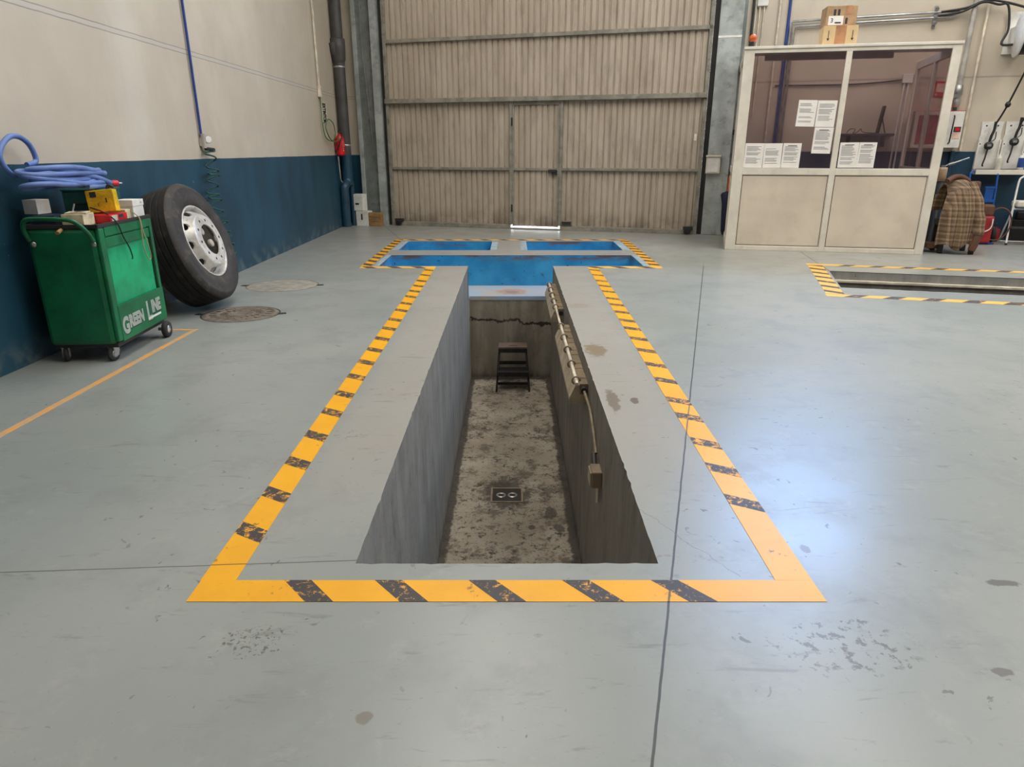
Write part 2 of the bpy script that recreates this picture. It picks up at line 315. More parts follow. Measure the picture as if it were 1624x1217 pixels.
# ------------------------------------------------------------------ mesh building
class MB:
    def __init__(s): s.v = []; s.f = []; s.mi = []; s.sm = []
    def add(s, vs, fs, m=0, smooth=False, M4=None):
        o = len(s.v)
        for v in vs: s.v.append(tuple(M4 @ Vector(v)) if M4 is not None else tuple(v))
        for f in fs: s.f.append(tuple(i + o for i in f)); s.mi.append(m); s.sm.append(smooth)
        return s
    def box(s, c, d, m=0, rot=None, bev=0.0):
        x, y, z = d[0]/2, d[1]/2, d[2]/2
        M4 = Matrix.Translation(c) @ (Euler(rot).to_matrix().to_4x4() if rot else Matrix.Identity(4))
        if bev <= 0:
            vs = [(-x,-y,-z),(x,-y,-z),(x,y,-z),(-x,y,-z),(-x,-y,z),(x,-y,z),(x,y,z),(-x,y,z)]
            return s.add(vs, [(0,3,2,1),(4,5,6,7),(0,1,5,4),(1,2,6,5),(2,3,7,6),(3,0,4,7)], m, False, M4)
        bm = bmesh.new(); bmesh.ops.create_cube(bm, size=1); bmesh.ops.scale(bm, vec=d, verts=bm.verts)
        bmesh.ops.bevel(bm, geom=bm.edges[:], offset=min(bev, min(d)*0.45), segments=2, affect='EDGES', profile=0.5)
        bm.verts.ensure_lookup_table()
        s.add([v.co[:] for v in bm.verts], [[v.index for v in f.verts] for f in bm.faces], m, False, M4); bm.free(); return s
    def b2(s, lo, hi, m=0, bev=0.0):
        return s.box([(a+b)/2 for a, b in zip(lo, hi)], [abs(b-a) for a, b in zip(lo, hi)], m, None, bev)
    def tube(s, pts, r, m=0, n=10, closed=False, cap=True):
        pts = [Vector(p) for p in pts]; k = len(pts); rs = r if isinstance(r, (list, tuple)) else [r]*k
        up = None; rings = []
        for i, p in enumerate(pts):
            if closed: t = pts[(i+1) % k] - pts[i-1]
            else: t = pts[min(i+1, k-1)] - pts[max(i-1, 0)]
            if t.length < 1e-9: t = Vector((0, 0, 1))
            t.normalize()
            if up is None: up = t.orthogonal().normalized()
            else:
                up = up - t*up.dot(t)
                up = up.normalized() if up.length > 1e-6 else t.orthogonal().normalized()
            w = t.cross(up)
            rings.append([p + (up*math.cos(2*math.pi*j/n) + w*math.sin(2*math.pi*j/n))*rs[i] for j in range(n)])
        vs = [v for rg in rings for v in rg]; fs = []
        for i in range(k if closed else k-1):
            a = i*n; b = ((i+1) % k)*n
            for j in range(n): fs.append((a+j, a+(j+1) % n, b+(j+1) % n, b+j))
        s.add(vs, fs, m, True)
        if cap and not closed:
            s.add(rings[0], [tuple(reversed(range(n)))], m); s.add(rings[-1], [tuple(range(n))], m)
        return s
    def cyl(s, a, b, r, m=0, n=20, r2=None): return s.tube([a, b], [r, r if r2 is None else r2], m, n)
    def lathe(s, prof, m=0, n=48, M4=None, closed=False, mats=None):
        """prof: (radius, height) along local z."""
        vs = [(r*math.cos(2*math.pi*j/n), r*math.sin(2*math.pi*j/n), h) for r, h in prof for j in range(n)]
        o = len(s.v); k = len(prof)
        s.add(vs, [], m, True, M4)
        for i in range(k if closed else k-1):
            a = i*n; b = ((i+1) % k)*n
            for j in range(n):
                s.f.append((o+a+j, o+a+(j+1) % n, o+b+(j+1) % n, o+b+j)); s.mi.append(mats[i] if mats else m); s.sm.append(not (mats and mats[i]))
        return s
    def prism(s, poly, h0, h1, m=0, M4=None, smooth=False):
        """poly in the local xy plane, extruded along z."""
        k = len(poly); vs = [(x, y, h0) for x, y in poly] + [(x, y, h1) for x, y in poly]
        fs = [(i, (i+1) % k, k+(i+1) % k, k+i) for i in range(k)]
        s.add(vs, fs, m, smooth, M4)
        tri = tessellate_polygon([[Vector((x, y, 0)) for x, y in poly]])
        s.add(vs, [(a, b, c) for a, b, c in tri] + [(k+c, k+b, k+a) for a, b, c in tri], m, False, M4); return s
    def quad(s, a, b, c, d, m=0): return s.add([a, b, c, d], [(0, 1, 2, 3)], m)
    def build(s, name, mats, parent=None, loc=None, rot=None, norm=True):
        me = bpy.data.meshes.new(name); me.from_pydata(s.v, [], s.f)
        for mt in (mats if isinstance(mats, (list, tuple)) else [mats]): me.materials.append(M[mt] if isinstance(mt, str) else mt)
        me.polygons.foreach_set('material_index', s.mi); me.polygons.foreach_set('use_smooth', s.sm)
        if norm:
            bm = bmesh.new(); bm.from_mesh(me); bmesh.ops.recalc_face_normals(bm, faces=bm.faces); bm.to_mesh(me); bm.free()
        me.update(); o = bpy.data.objects.new(name, me); COL.objects.link(o)
        if parent: o.parent = parent
        if loc is not None: o.location = loc
        if rot is not None: o.rotation_euler = rot
        return o

def tag(o, label=None, cat=None, group=None, kind=None):
    if label: o['label'] = label
    if cat: o['category'] = cat
    if group: o['group'] = group
    if kind: o['kind'] = kind
    return o
def empty(name, loc=(0, 0, 0), rot=(0, 0, 0), label=None, cat=None, group=None, kind=None):
    o = bpy.data.objects.new(name, None); COL.objects.link(o); o.location = loc; o.rotation_euler = rot; o.empty_display_size = 0.1
    return tag(o, label, cat, group, kind)
def copy_tree(o, parent=None):
    c = o.copy(); COL.objects.link(c)
    if parent: c.parent = parent
    for ch in [x for x in list(COL.objects) if x.parent == o]: copy_tree(ch, c)
    return c
def spline(pts, n=8, closed=False):
    pts = [Vector(p) for p in pts]; k = len(pts); out = []
    for i in range(k if closed else k-1):
        g = (lambda j: pts[j % k]) if closed else (lambda j: pts[max(0, min(k-1, j))])
        p0, p1, p2, p3 = g(i-1), g(i), g(i+1), g(i+2)
        for j in range(n):
            t = j/n
            out.append(0.5*((2*p1) + (p2-p0)*t + (2*p0-5*p1+4*p2-p3)*t*t + (3*p1-p0-3*p2+p3)*t**3))
    if not closed: out.append(pts[-1])
    return out
def text_mesh(body, size, depth=0.002, bold=0.0, shear=0.0, align='LEFT'):
    cu = bpy.data.curves.new('lettering', 'FONT'); cu.body = body; cu.size = size; cu.extrude = depth; cu.offset = bold; cu.shear = shear; cu.align_x = align
    o = bpy.data.objects.new('lettering', cu); COL.objects.link(o)
    dg = bpy.context.evaluated_depsgraph_get(); dg.update()
    me = bpy.data.meshes.new_from_object(o.evaluated_get(dg)); bpy.data.objects.remove(o); bpy.data.curves.remove(cu)
    vs = [v.co.copy() for v in me.vertices]; fs = [tuple(p.vertices) for p in me.polygons]; bpy.data.meshes.remove(me)
    return vs, fs

# back-of-hall frame: s along the door wall, d into the wall
TH = R(15.86); U = Vector((math.cos(TH), -math.sin(TH), 0)); V = Vector((math.sin(TH), math.cos(TH), 0)); O0 = Vector((-2.27, 13.22, 0))
def W(s, d, z=0): return O0 + U*s + V*d + Vector((0, 0, z))
WR = (0, 0, -TH)
def wall_thing(name, s, d, z, **kw): return empty(name, W(s, d, z), WR, **kw)

# ------------------------------------------------------------------ floor with the pits cut out
def jag(a, b, n, amp):
    out = []
    for i in range(n):
        t = i/n; x = a[0] + (b[0]-a[0])*t; y = a[1] + (b[1]-a[1])*t
        j = random.gauss(0, amp) if i else 0
        if i and random.random() < 0.06: j += random.choice((-1, 1))*amp*7
        L = math.hypot(b[0]-a[0], b[1]-a[1]); out.append((x - (b[1]-a[1])/L*j, y + (b[0]-a[0])/L*j))
    return out
PX0, PX1, PY0, PYT, PYB = -0.54, 0.505, 2.01, 8.37, 8.55
TX0, TX1, TY1 = -1.64, 1.62, 9.28
edgeL = jag((PX0, PYT), (PX0, PY0), 170, 0.0006); edgeF = jag((PX0, PY0), (PX1, PY0), 40, 0.0006); edgeR = jag((PX1, PY0), (PX1, PYT), 170, 0.0006)
main_hole = [(TX0, PYT)] + edgeL + edgeF + edgeR + [(PX1, PYT), (TX1, PYT), (TX1, TY1), (TX0, TY1)]
recL = [(-1.62, 9.77), (-0.31, 9.77), (-0.31, 10.76), (-1.62, 10.76)]
recR = [(0.22, 9.77), (1.58, 9.77), (1.58, 10.76), (0.22, 10.76)]
# second pit: runs along the hall's own axis
R_FL = Vector((3.75, 8.01, 0)); R_NL = Vector((3.42, 6.99, 0)); RU = Vector((math.cos(R(14.5)), -math.sin(R(14.5)), 0))
R_FR = R_FL + RU*7; R_NR = R_NL + RU*7
farR = jag(tuple(R_FL[:2]), tuple(R_FR[:2]), 90, 0.002); nearR = jag(tuple(R_NR[:2]), tuple(R_NL[:2]), 90, 0.002)
right_hole = farR + [tuple(R_FR[:2])] + nearR + [tuple(R_NL[:2])]
bm = bmesh.new()
XL0, XL1 = -3.28, -3.155     # left wall at y=-7 and y=13.6
outer = [(XL0, -7), (15.5, -7), (15.5, 9.0), tuple(W(14.6, 0.5)[:2]), tuple(W(-0.95, 0.5)[:2]), (XL1 - 0.01, 13.6)]
for loop in (outer, main_hole, recL, recR, right_hole):
    vs = [bm.verts.new((x, y, 0)) for x, y in loop]
    for i in range(len(vs)): bm.edges.new((vs[i], vs[(i+1) % len(vs)]))
bmesh.ops.triangle_fill(bm, use_beauty=True, use_dissolve=False, edges=bm.edges[:], normal=(0, 0, 1))
for f in bm.faces:
    if f.normal.z < 0: f.normal_flip()
me = bpy.data.meshes.new('floor'); bm.to_mesh(me); bm.free(); me.materials.append(M['floor'])
fl = bpy.data.objects.new('floor', me); COL.objects.link(fl); tag(fl, 'grey painted concrete workshop floor with joints and scuffs', 'floor', kind='structure')

def pit_side(name, edge, z1, mat, x, label):
    m = MB(); k = len(edge)
    vs = [(a, b, 0) for a, b in edge] + [(x, b, -0.06) for a, b in edge] + [(x, b, z1) for a, b in edge]
    m.add(vs, [(i, i+1, k+i+1, k+i) for i in range(k-1)], 0, False)
    m.add(vs, [(k+i, k+i+1, 2*k+i+1, 2*k+i) for i in range(k-1)], 0, False)
    return tag(m.build(name, mat, norm=False), label, 'pit wall', kind='structure')
PZ = -1.5; TZ = -0.415
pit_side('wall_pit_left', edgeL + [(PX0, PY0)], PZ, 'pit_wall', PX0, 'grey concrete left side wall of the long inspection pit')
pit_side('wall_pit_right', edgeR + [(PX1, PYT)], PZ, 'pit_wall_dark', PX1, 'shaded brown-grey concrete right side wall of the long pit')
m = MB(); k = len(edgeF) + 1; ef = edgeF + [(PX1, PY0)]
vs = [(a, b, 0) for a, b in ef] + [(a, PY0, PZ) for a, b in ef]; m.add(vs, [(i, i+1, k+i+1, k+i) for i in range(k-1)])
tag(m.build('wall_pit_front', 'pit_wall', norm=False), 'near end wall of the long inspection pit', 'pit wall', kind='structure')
m = MB()
m.b2((PX0-0.02, PYB+0.006, PZ), (PX1+0.02, PYB+0.1, TZ-0.004)); m.b2((PX0-0.1, PYT, PZ), (PX0, PYB+0.1, TZ-0.004)); m.b2((PX1, PYT, PZ), (PX1+0.1, PYB+0.1, TZ-0.004))
tag(m.build('wall_pit_back', 'pit_end'), 'far end wall of the long pit with a jagged crack across it', 'pit wall', kind='structure')
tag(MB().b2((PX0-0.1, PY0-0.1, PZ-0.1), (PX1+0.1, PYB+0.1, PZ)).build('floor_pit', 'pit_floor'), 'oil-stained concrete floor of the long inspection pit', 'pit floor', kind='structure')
m = MB().b2((TX0, PYB, TZ-0.05), (TX1, TY1, TZ)); m.b2((TX0, PYT, TZ-0.05), (PX0, PYB, TZ)); m.b2((PX1, PYT, TZ-0.05), (TX1, PYB, TZ))
tag(m.build('floor_trench', 'ledge'), 'worn pale blue ledge at the bottom of the cross trench', 'trench floor', kind='structure')
def open_box(name, x0, x1, y0, y1, z, mat, label, near=True, gap=None):
    t = 0.06; m = MB()
    m.b2((x0-t, y1, z), (x1+t, y1+t, -0.004)); m.b2((x0-t, y0, z), (x0, y1, -0.004)); m.b2((x1, y0, z), (x1+t, y1, -0.004))
    if gap: m.b2((x0-t, y0-t, z), (gap[0], y0, -0.004)); m.b2((gap[1], y0-t, z), (x1+t, y0, -0.004))
    else: m.b2((x0-t, y0-t, z), (x1+t, y0, -0.004)); m.b2((x0, y0, z-0.04), (x1, y1, z+0.0))
    return tag(m.build(name, mat), label, 'trench wall', kind='structure')
open_box('wall_trench', TX0, TX1, PYT, TY1, TZ, 'blue', 'chipped blue walls of the cross trench at the head of the pit', gap=(PX0, PX1))
open_box('wall_recess_left', -1.62, -0.31, 9.77, 10.76, -0.42, 'blue', 'left blue-painted recess in the floor before the metal door')
open_box('wall_recess_right', 0.22, 1.58, 9.77, 10.76, -0.42, 'blue', 'right blue-painted recess in the floor before the metal door')
# pale steel rims beside the trench ends and recesses
for i, (x0, x1, y0, y1, lb) in enumerate([(-1.70, -1.64, 8.37, 9.28, 'left end of the blue cross trench'), (1.62, 1.70, 8.37, 9.28, 'right end of the blue cross trench'),
                           (-1.72, -1.62, 9.77, 10.76, 'outer side of the left blue recess'), (1.58, 1.69, 9.77, 10.76, 'outer side of the right blue recess'),
                           (-0.31, -0.22, 9.77, 10.76, 'inner side of the left blue recess'), (0.13, 0.22, 9.77, 10.76, 'inner side of the right blue recess')]):
    tag(MB().b2((x0, y0, -0.003), (x1, y1, 0.003)).build('trim_%d' % (i+1), 'rim_plate'), 'pale grey-blue rim strip along the ' + lb, 'rim strip', kind='structure')
# second pit
def pr(a, b, z0, z1, t, m, mi=0):
    d = (b-a).normalized(); nrm = Vector((-d.y, d.x, 0))*t
    m.prism([tuple(a[:2]), tuple(b[:2]), tuple((b+nrm)[:2]), tuple((a+nrm)[:2])], z0, z1, mi)
m = MB(); pr(R_FL, R_FR, -1.4, -0.006, 0.12, m)
tag(m.build('wall_second_pit_back', 'pit_wall'), 'far concrete wall of the narrow pit in front of the booth', 'pit wall', kind='structure')
m = MB(); pr(R_FL + Vector((0, -0.075, 0)), R_FR + Vector((0, -0.075, 0)), -0.118, -0.096, 0.09, m)
tag(m.build('trim_7', 'conduit_cream'), 'pale lip running along the far wall of the second pit', 'rim strip', kind='structure')
m = MB(); pr(R_FL + Vector((0, -0.05, 0)), R_FR + Vector((0, -0.05, 0)), -1.4, -0.119, 0.05, m)
tag(m.build('wall_second_pit_lower', 'pit_wall_dark'), 'lower stepped part of the far wall of the second pit', 'pit wall', kind='structure')
m = MB(); pr(R_NL, R_FL, -1.4, -0.006, 0.1, m); pr(R_NR, R_NL, -1.4, -0.006, 0.1, m)
tag(m.build('wall_second_pit_front', 'pit_wall'), 'near and left walls of the second pit in front of the booth', 'pit wall', kind='structure')
m = MB(); m.prism([tuple(p[:2]) for p in (R_NL, R_NR, R_FR, R_FL)], -1.5, -1.4)
tag(m.build('floor_second_pit', 'pit_floor'), 'bottom of the second pit in front of the booth', 'pit floor', kind='structure')

# ------------------------------------------------------------------ walls, ceiling, daylight
def xw(y): return XL0 + (XL1 - XL0)*(y + 7)/20.6
m = MB(); m.prism([(XL0, -7), (XL1, 13.6), (XL1-0.2, 13.6), (XL0-0.2, -7)], -0.05, 7.0)
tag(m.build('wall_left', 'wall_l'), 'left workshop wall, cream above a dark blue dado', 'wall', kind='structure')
def wslab(name, s0, s1, d0, d1, z0, z1, mat, label):
    return tag(MB().b2((0, 0, z0), (s1-s0, d1-d0, z1)).build(name, mat, loc=W(s0, d0), rot=WR), label, 'wall', kind='structure')
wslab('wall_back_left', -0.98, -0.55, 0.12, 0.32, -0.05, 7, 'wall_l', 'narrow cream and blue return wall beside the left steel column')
wslab('wall_back_right', 6.08, 14.6, 0.45, 0.65, -0.05, 7, 'wall_b', 'right back wall, cream above dark blue, behind the booth')
wslab('wall_back_top', -0.55, 6.08, 0.2, 0.4, 5.3, 7, 'wall_b', 'cream wall above the metal door')
tag(MB().b2((15.3, -7, -0.05), (15.5, 10, 7)).build('wall_right', 'wall_b'), 'far right wall of the workshop', 'wall', kind='structure')
tag(MB().b2((-3.6, -7.2, -0.05), (15.7, -7, 7)).build('wall_front', 'rear'), 'wall behind the viewer', 'wall', kind='structure')
tag(MB().b2((-3.8, -7.3, 7.0), (16, 15, 7.15)).build('ceiling', 'ceiling'), 'high workshop ceiling with skylights', 'ceiling', kind='structure')
for i, (x0, x1, y0, y1) in enumerate([(-1.4, 0.4, 1.5, 10.5), (3.2, 5.4, 0.8, 10.2), (8.2, 10.4, 0, 9.0)]):
    tag(MB().b2((x0, y0, 6.93), (x1, y1, 6.99)).build('window_%d' % (i+1), 'skylight'), 'translucent roof light over the workshop, strip %s' % ('beside the left wall', 'over the middle', 'over the right bay')[i], 'roof light', kind='structure')
t = empty('window_4', W(6.5, 0.42, 5.0), WR, 'high window in the back wall above the booth', 'window', kind='structure')
MB().b2((0.05, 0, 0.05), (2.35, 0.02, 1.35)).build('pane', 'window', t)
m = MB()
for lo, hi in [((0, -0.03, 0), (2.4, 0.03, 0.05)), ((0, -0.03, 1.35), (2.4, 0.03, 1.4)), ((0, -0.03, 0.05), (0.05, 0.03, 1.35)), ((2.35, -0.03, 0.05), (2.4, 0.03, 1.35)), ((1.18, -0.03, 0.05), (1.22, 0.03, 1.35))]: m.b2(lo, hi)
m.build('window_frame', 'beam', t)
tag(MB().b2((-0.5, 0.42, -0.12), (7, 9, -0.04)).build('ground_outside', 'rim_plate', loc=W(0, 0), rot=WR), 'pale paved yard outside the metal door', 'ground', kind='structure')
w = bpy.data.worlds.new('daylight'); SC.world = w; w.use_nodes = True
w.node_tree.nodes['Background'].inputs[0].default_value = (0.95, 0.98, 1.0, 1); w.node_tree.nodes['Background'].inputs[1].default_value = 7.0

# ------------------------------------------------------------------ steel columns and the metal door
t = empty('column_left', W(-0.58, 0.0), WR, 'grey steel column left of the metal door', 'column', kind='structure')
m = MB(); m.b2((0, 0, 0), (0.09, 0.02, 7)); m.b2((0.02, 0.02, 0), (0.05, 0.24, 7)); m.b2((0.09, 0.015, 0), (0.5, 0.03, 7))
m.build('web', 'column_shaded', t)
m = MB(); m.b2((0.0, -0.03, 0), (0.07, 0.0, 7)); m.b2((0.36, -0.05, 0), (0.49, 0.015, 7)); m.build('flange', 'column', t)
MB().tube([(0.16, 0.0, 5.2), (0.17, -0.005, 3.0), (0.27, -0.005, 1.45)], 0.006, n=6).build('rod', 'beam', t)
MB().cyl((0.3, -0.006, 5), (0.31, -0.006, 1.7), 0.004, n=6).build('wire', 'beam', t)
t = empty('column_right', W(5.68, 0.0), WR, 'broad pale grey steel column right of the metal door', 'column', kind='structure')
MB().b2((0, -0.03, 0), (0.35, 0.10, 7), bev=0.012).build('flange', 'column', t)
m = MB(); m.b2((0.35, 0.02, 0), (0.40, 0.44, 7)); m.b2((-0.02, 0.1, 0), (0.0, 0.4, 7)); m.build('web', 'column_shaded', t)
MB().b2((0.0, -0.034, 2.99), (0.35, -0.029, 3.02)).build('pale_line', 'white', t)  # pale line across the column face
m = MB(); m.box((0.37, 0.0, 1.62), (0.03, 0.05, 0.08)); m.build('bracket', 'black', t)

def corrugated(x0, x1, z0, z1, per=0.104, y=0.0, dep=0.022):
    """Trapezoid sheet: broad ribs towards the room, narrow grooves between."""
    m = MB(); pr_ = []; x = x0; k = 0
    while x < x1 - 1e-6:
        wide = per*(0.62 if k % 2 else 0.70)
        for dx, yy in ((0, y), (wide, y), (wide + 0.008, y + dep), (per - 0.008, y + dep)):
            if x + dx <= x1: pr_.append((x + dx, yy))
        x += per; k += 1
    pr_.append((x1, y))
    q = len(pr_); vs = [(a, b, z0) for a, b in pr_] + [(a, b, z1) for a, b in pr_]
    m.add(vs, [(i, i+1, q+i+1, q+i) for i in range(q-1)])
    vs2 = [(a, b+0.012, z0) for a, b in pr_] + [(a, b+0.012, z1) for a, b in pr_]
    m.add(vs2, [(q+i, q+i+1, i+1, i) for i in range(q-1)])
    m.b2((x0, y+dep+0.012, z0), (x1, y+dep+0.03, z1))
    return m
door = empty('door_1', W(0, 0.02), WR, 'tall beige corrugated metal sliding door with grey cross rails', 'door', kind='structure')
TOPZ = 5.4
for x0, x1, z0, z1 in [(0.05, 2.33, 0.07, 1.02), (3.25, 5.56, 0.07, 1.02), (0.05, 2.33, 1.06, 2.14), (3.25, 5.56, 1.06, 2.14), (0.05, 5.56, 2.18, 3.12), (0.05, 5.56, 3.16, TOPZ)]:
    corrugated(x0, x1, z0, z1).build('door_panel', 'door', door, norm=False)
def rail(x0, x1, z0, z1, y0=-0.055, name='rail', mat='beam'): return MB().b2((x0, y0, z0), (x1, 0.03, z1), bev=0.004).build(name, mat, door)
rail(0.0, 5.6, 3.12, 3.18); rail(0.0, 5.6, 2.14, 2.215, -0.10); rail(0.05, 2.32, 1.015, 1.06); rail(3.26, 5.56, 1.015, 1.06); rail(0.0, 2.33, -0.0, 0.075); rail(3.25, 5.6, 0.0, 0.075); rail(2.33, 3.25, 0.0, 0.022)
rail(0.0, 0.06, 0.075, TOPZ, name='post'); rail(5.54, 5.6, 0.075, TOPZ, name='post'); rail(2.315, 2.365, 0.075, 2.14, -0.045, 'post'); rail(3.215, 3.265, 0.075, 2.14, -0.045, 'post')
wk = corrugated(2.39, 3.19, 0.052, 2.09).build('wicket_door', 'door', door, norm=False)
m = MB(); m.b2((2.37, -0.035, 0.05), (2.395, 0.02, 2.12)); m.b2((3.185, -0.035, 0.05), (3.21, 0.02, 2.12)); m.b2((2.37, -0.035, 2.085), (3.21, 0.02, 2.15)); m.b2((2.395, -0.035, 1.015), (3.185, 0.0, 1.055)); m.build('wicket_frame', 'beam', wk)
m = MB(); m.b2((3.02, -0.06, 0.985), (3.17, -0.02, 1.03), bev=0.005); m.b2((3.08, -0.045, 0.94), (3.17, -0.03, 0.985)); m.build('door_handle', 'dark', wk)
for z in (0.3, 1.75): MB().cyl((2.365, -0.05, z), (2.365, -0.05, z+0.13), 0.013, n=10).build('hinge', 'black', wk)
for x, s_ in ((0.08, 1), (5.38, 1)):
    b = MB().b2((x, -0.09, 0.08), (x+0.16, -0.03, 0.13)).b2((x+0.02, -0.11, 0.02), (x+0.12, -0.05, 0.10)).build('roller_bracket', 'dark', door)
    MB().cyl((x+0.07, -0.12, 0.05), (x+0.07, -0.06, 0.05), 0.045, n=16).build('roller', 'black', b)
MB().b2((3.28, -0.06, 0.09), (3.46, 0.0, 0.165)).b2((3.29, -0.066, 0.1), (3.45, -0.058, 0.155), 1).build('bolt_box', ['beam', 'dark'], door)
MB().b2((5.44, -0.02, 1.50), (5.48, -0.002, 1.60)).build('door_switch', 'white', door)  # small white switch at the door edge
tag(MB().b2((5.6, 0.06, 0), (5.68, 0.10, 7)).b2((-0.09, 0.03, 0), (0.0, 0.08, 7)).build('trim_8', 'dark', loc=W(0, 0), rot=WR), 'dark guide strips on both edges of the metal door', 'door guide', kind='structure')

# ------------------------------------------------------------------ floor markings
def clip(poly, x0, x1, y0, y1):
    def cut(ps, ins, inter):
        out = []
        for i in range(len(ps)):
            a, b = ps[i-1], ps[i]
            if ins(b):
                if not ins(a): out.append(inter(a, b))
                out.append(b)
            elif ins(a): out.append(inter(a, b))
        return out
    def ix(v): return lambda a, b: (v, a[1] + (b[1]-a[1])*(v-a[0])/(b[0]-a[0]))
    def iy(v): return lambda a, b: (a[0] + (b[0]-a[0])*(v-a[1])/(b[1]-a[1]), v)
    for ins, it in ((lambda p: p[0] >= x0, ix(x0)), (lambda p: p[0] <= x1, ix(x1)), (lambda p: p[1] >= y0, iy(y0)), (lambda p: p[1] <= y1, iy(y1))):
        poly = cut(poly, ins, it)
        if not poly: return []
    return poly
def band_mesh(L, Wd, stripes, width, slant, corner=(0, 0)):
    """A painted strip along local x with black diagonals."""
    m = MB(); m.prism([(0, 0), (L, 0), (L + corner[1], Wd), (corner[0], Wd)], 0.0, 0.0012, 0)
    for c in stripes:
        q = clip([(c - width/2, 0), (c + width/2, 0), (c + width/2 + slant, Wd), (c - width/2 + slant, Wd)], 0, L, 0, Wd)
        if len(q) > 2: m.prism(q, 0.001, 0.0017, 1)
    return m
def band(a, b, Wd, stripes, width, slant, label, mat='yellow', corner=(0, 0), chev='chev_worn'):
    a = Vector(a); b = Vector(b); d = b - a
    o = band_mesh(d.length, Wd, stripes, width, slant, corner).build('floor_marking', [mat, chev], loc=(a.x, a.y, 0.0004), rot=(0, 0, math.atan2(d.y, d.x)))
    return tag(o, label, 'floor marking', 'hazard stripes round the pits')
rep = lambda a, n, p=0.3: [a + p*i for i in range(n)]
band((-1.03, 1.80), (0.995, 1.80), 0.113, [0.42, 0.72, 1.03, 1.34, 1.635], 0.09, -0.10, 'yellow and black hazard strip across the near end of the long pit', chev='chev')
ysL = [8.05, 7.71, 7.35, 7.06, 6.78, 6.51, 6.2, 5.91, 5.56, 5.26, 4.95, 4.65, 4.35, 4.04, 3.72, 3.43, 3.11, 2.8, 2.5, 2.21]
ysR = [8.05, 7.71, 7.35, 7.06, 6.76, 6.42, 6.14, 5.84, 5.53, 5.26, 4.95, 4.63, 4.29, 3.97, 3.61, 3.36, 3.02, 2.73, 2.43]
band((-0.915, 1.9133), (-0.93, 8.20), 0.118, [y - 1.945 for y in ysL], 0.085, 0.07, 'long yellow and black hazard strip on the left of the pit')
band((0.995, 1.9133), (1.045, 8.20), 0.122, [y - 1.945 for y in ysR], 0.085, 0.07, 'long yellow and black hazard strip on the right of the pit')
band((-1.85, 8.20), (-0.93, 8.20), 0.13, [0.16, 0.47, 0.76], 0.12, -0.10, 'short hazard strip on the near side of the left trench arm', 'yellow_pale', chev='chev')
band((0.92, 8.20), (1.83, 8.20), 0.13, [0.14, 0.44, 0.76], 0.12, -0.10, 'short hazard strip on the near side of the right trench arm', 'yellow_pale', chev='chev')
band((-1.735, 8.331), (-1.735, 11.0), 0.125, rep(0.10, 10, 0.285), 0.13, 0.09, 'hazard strip left of the trench and the left recess', chev='chev')
band((1.83, 8.331), (1.83, 11.0), 0.125, rep(0.10, 10, 0.285), 0.115, 0.09, 'hazard strip right of the trench and the right recess', chev='chev')
band((-1.735, 10.88), (1.70, 10.88), 0.12, rep(0.2, 12, 0.29), 0.12, -0.10, 'hazard strip nearest the metal door, behind both recesses', 'yellow_pale', chev='chev')
a = Vector((3.08, 6.54, 0)); c_ = Vector((3.70, 8.57, 0)); ru = Vector((math.cos(R(14.5)), -math.sin(R(14.5)), 0))
band(a, a + ru*6, 0.13, rep(0.22, 18, 0.34), 0.14, 0.11, 'hazard strip along the near side of the second pit', 'yellow_pale', chev='chev')
n_ = Vector((-ru.y, ru.x, 0))
band(c_ - n_*0.12, c_ - n_*0.12 + ru*6, 0.12, rep(0.42, 17, 0.34), 0.13, 0.11, 'hazard strip on the booth side of the second pit', 'yellow_pale', chev='chev')
dd = (c_ - a).normalized(); nn = Vector((-dd.y, dd.x, 0))
band(a + Vector((0.21, 0.09, 0)), c_ + Vector((0.135, -0.175, 0)), 0.17, rep(0.05, 7, 0.29), 0.10, 0.10, 'hazard strip across the left end of the second pit', 'yellow_pale', chev='chev')
m = MB(); pts = [(-2.56, 3.07), (-2.36, 3.9), (-2.40, 4.6), (-2.44, 5.22)]
m.prism([(-2.585, 3.02), (-2.54, 3.02), (-2.495, 5.25), (-2.54, 5.25)], 0, 0.001); m.prism([(-2.74, 5.21), (-2.54, 5.21), (-2.54, 5.25), (-2.74, 5.25)], 0, 0.001)
m.prism([(-3.1, 2.98), (-2.54, 3.02), (-2.585, 3.06), (-3.1, 3.02)], 0, 0.001)
tag(m.build('floor_marking', 'orange_line', loc=(0, 0, 0.0004)), 'faded orange parking line painted beside the green cart', 'floor marking')

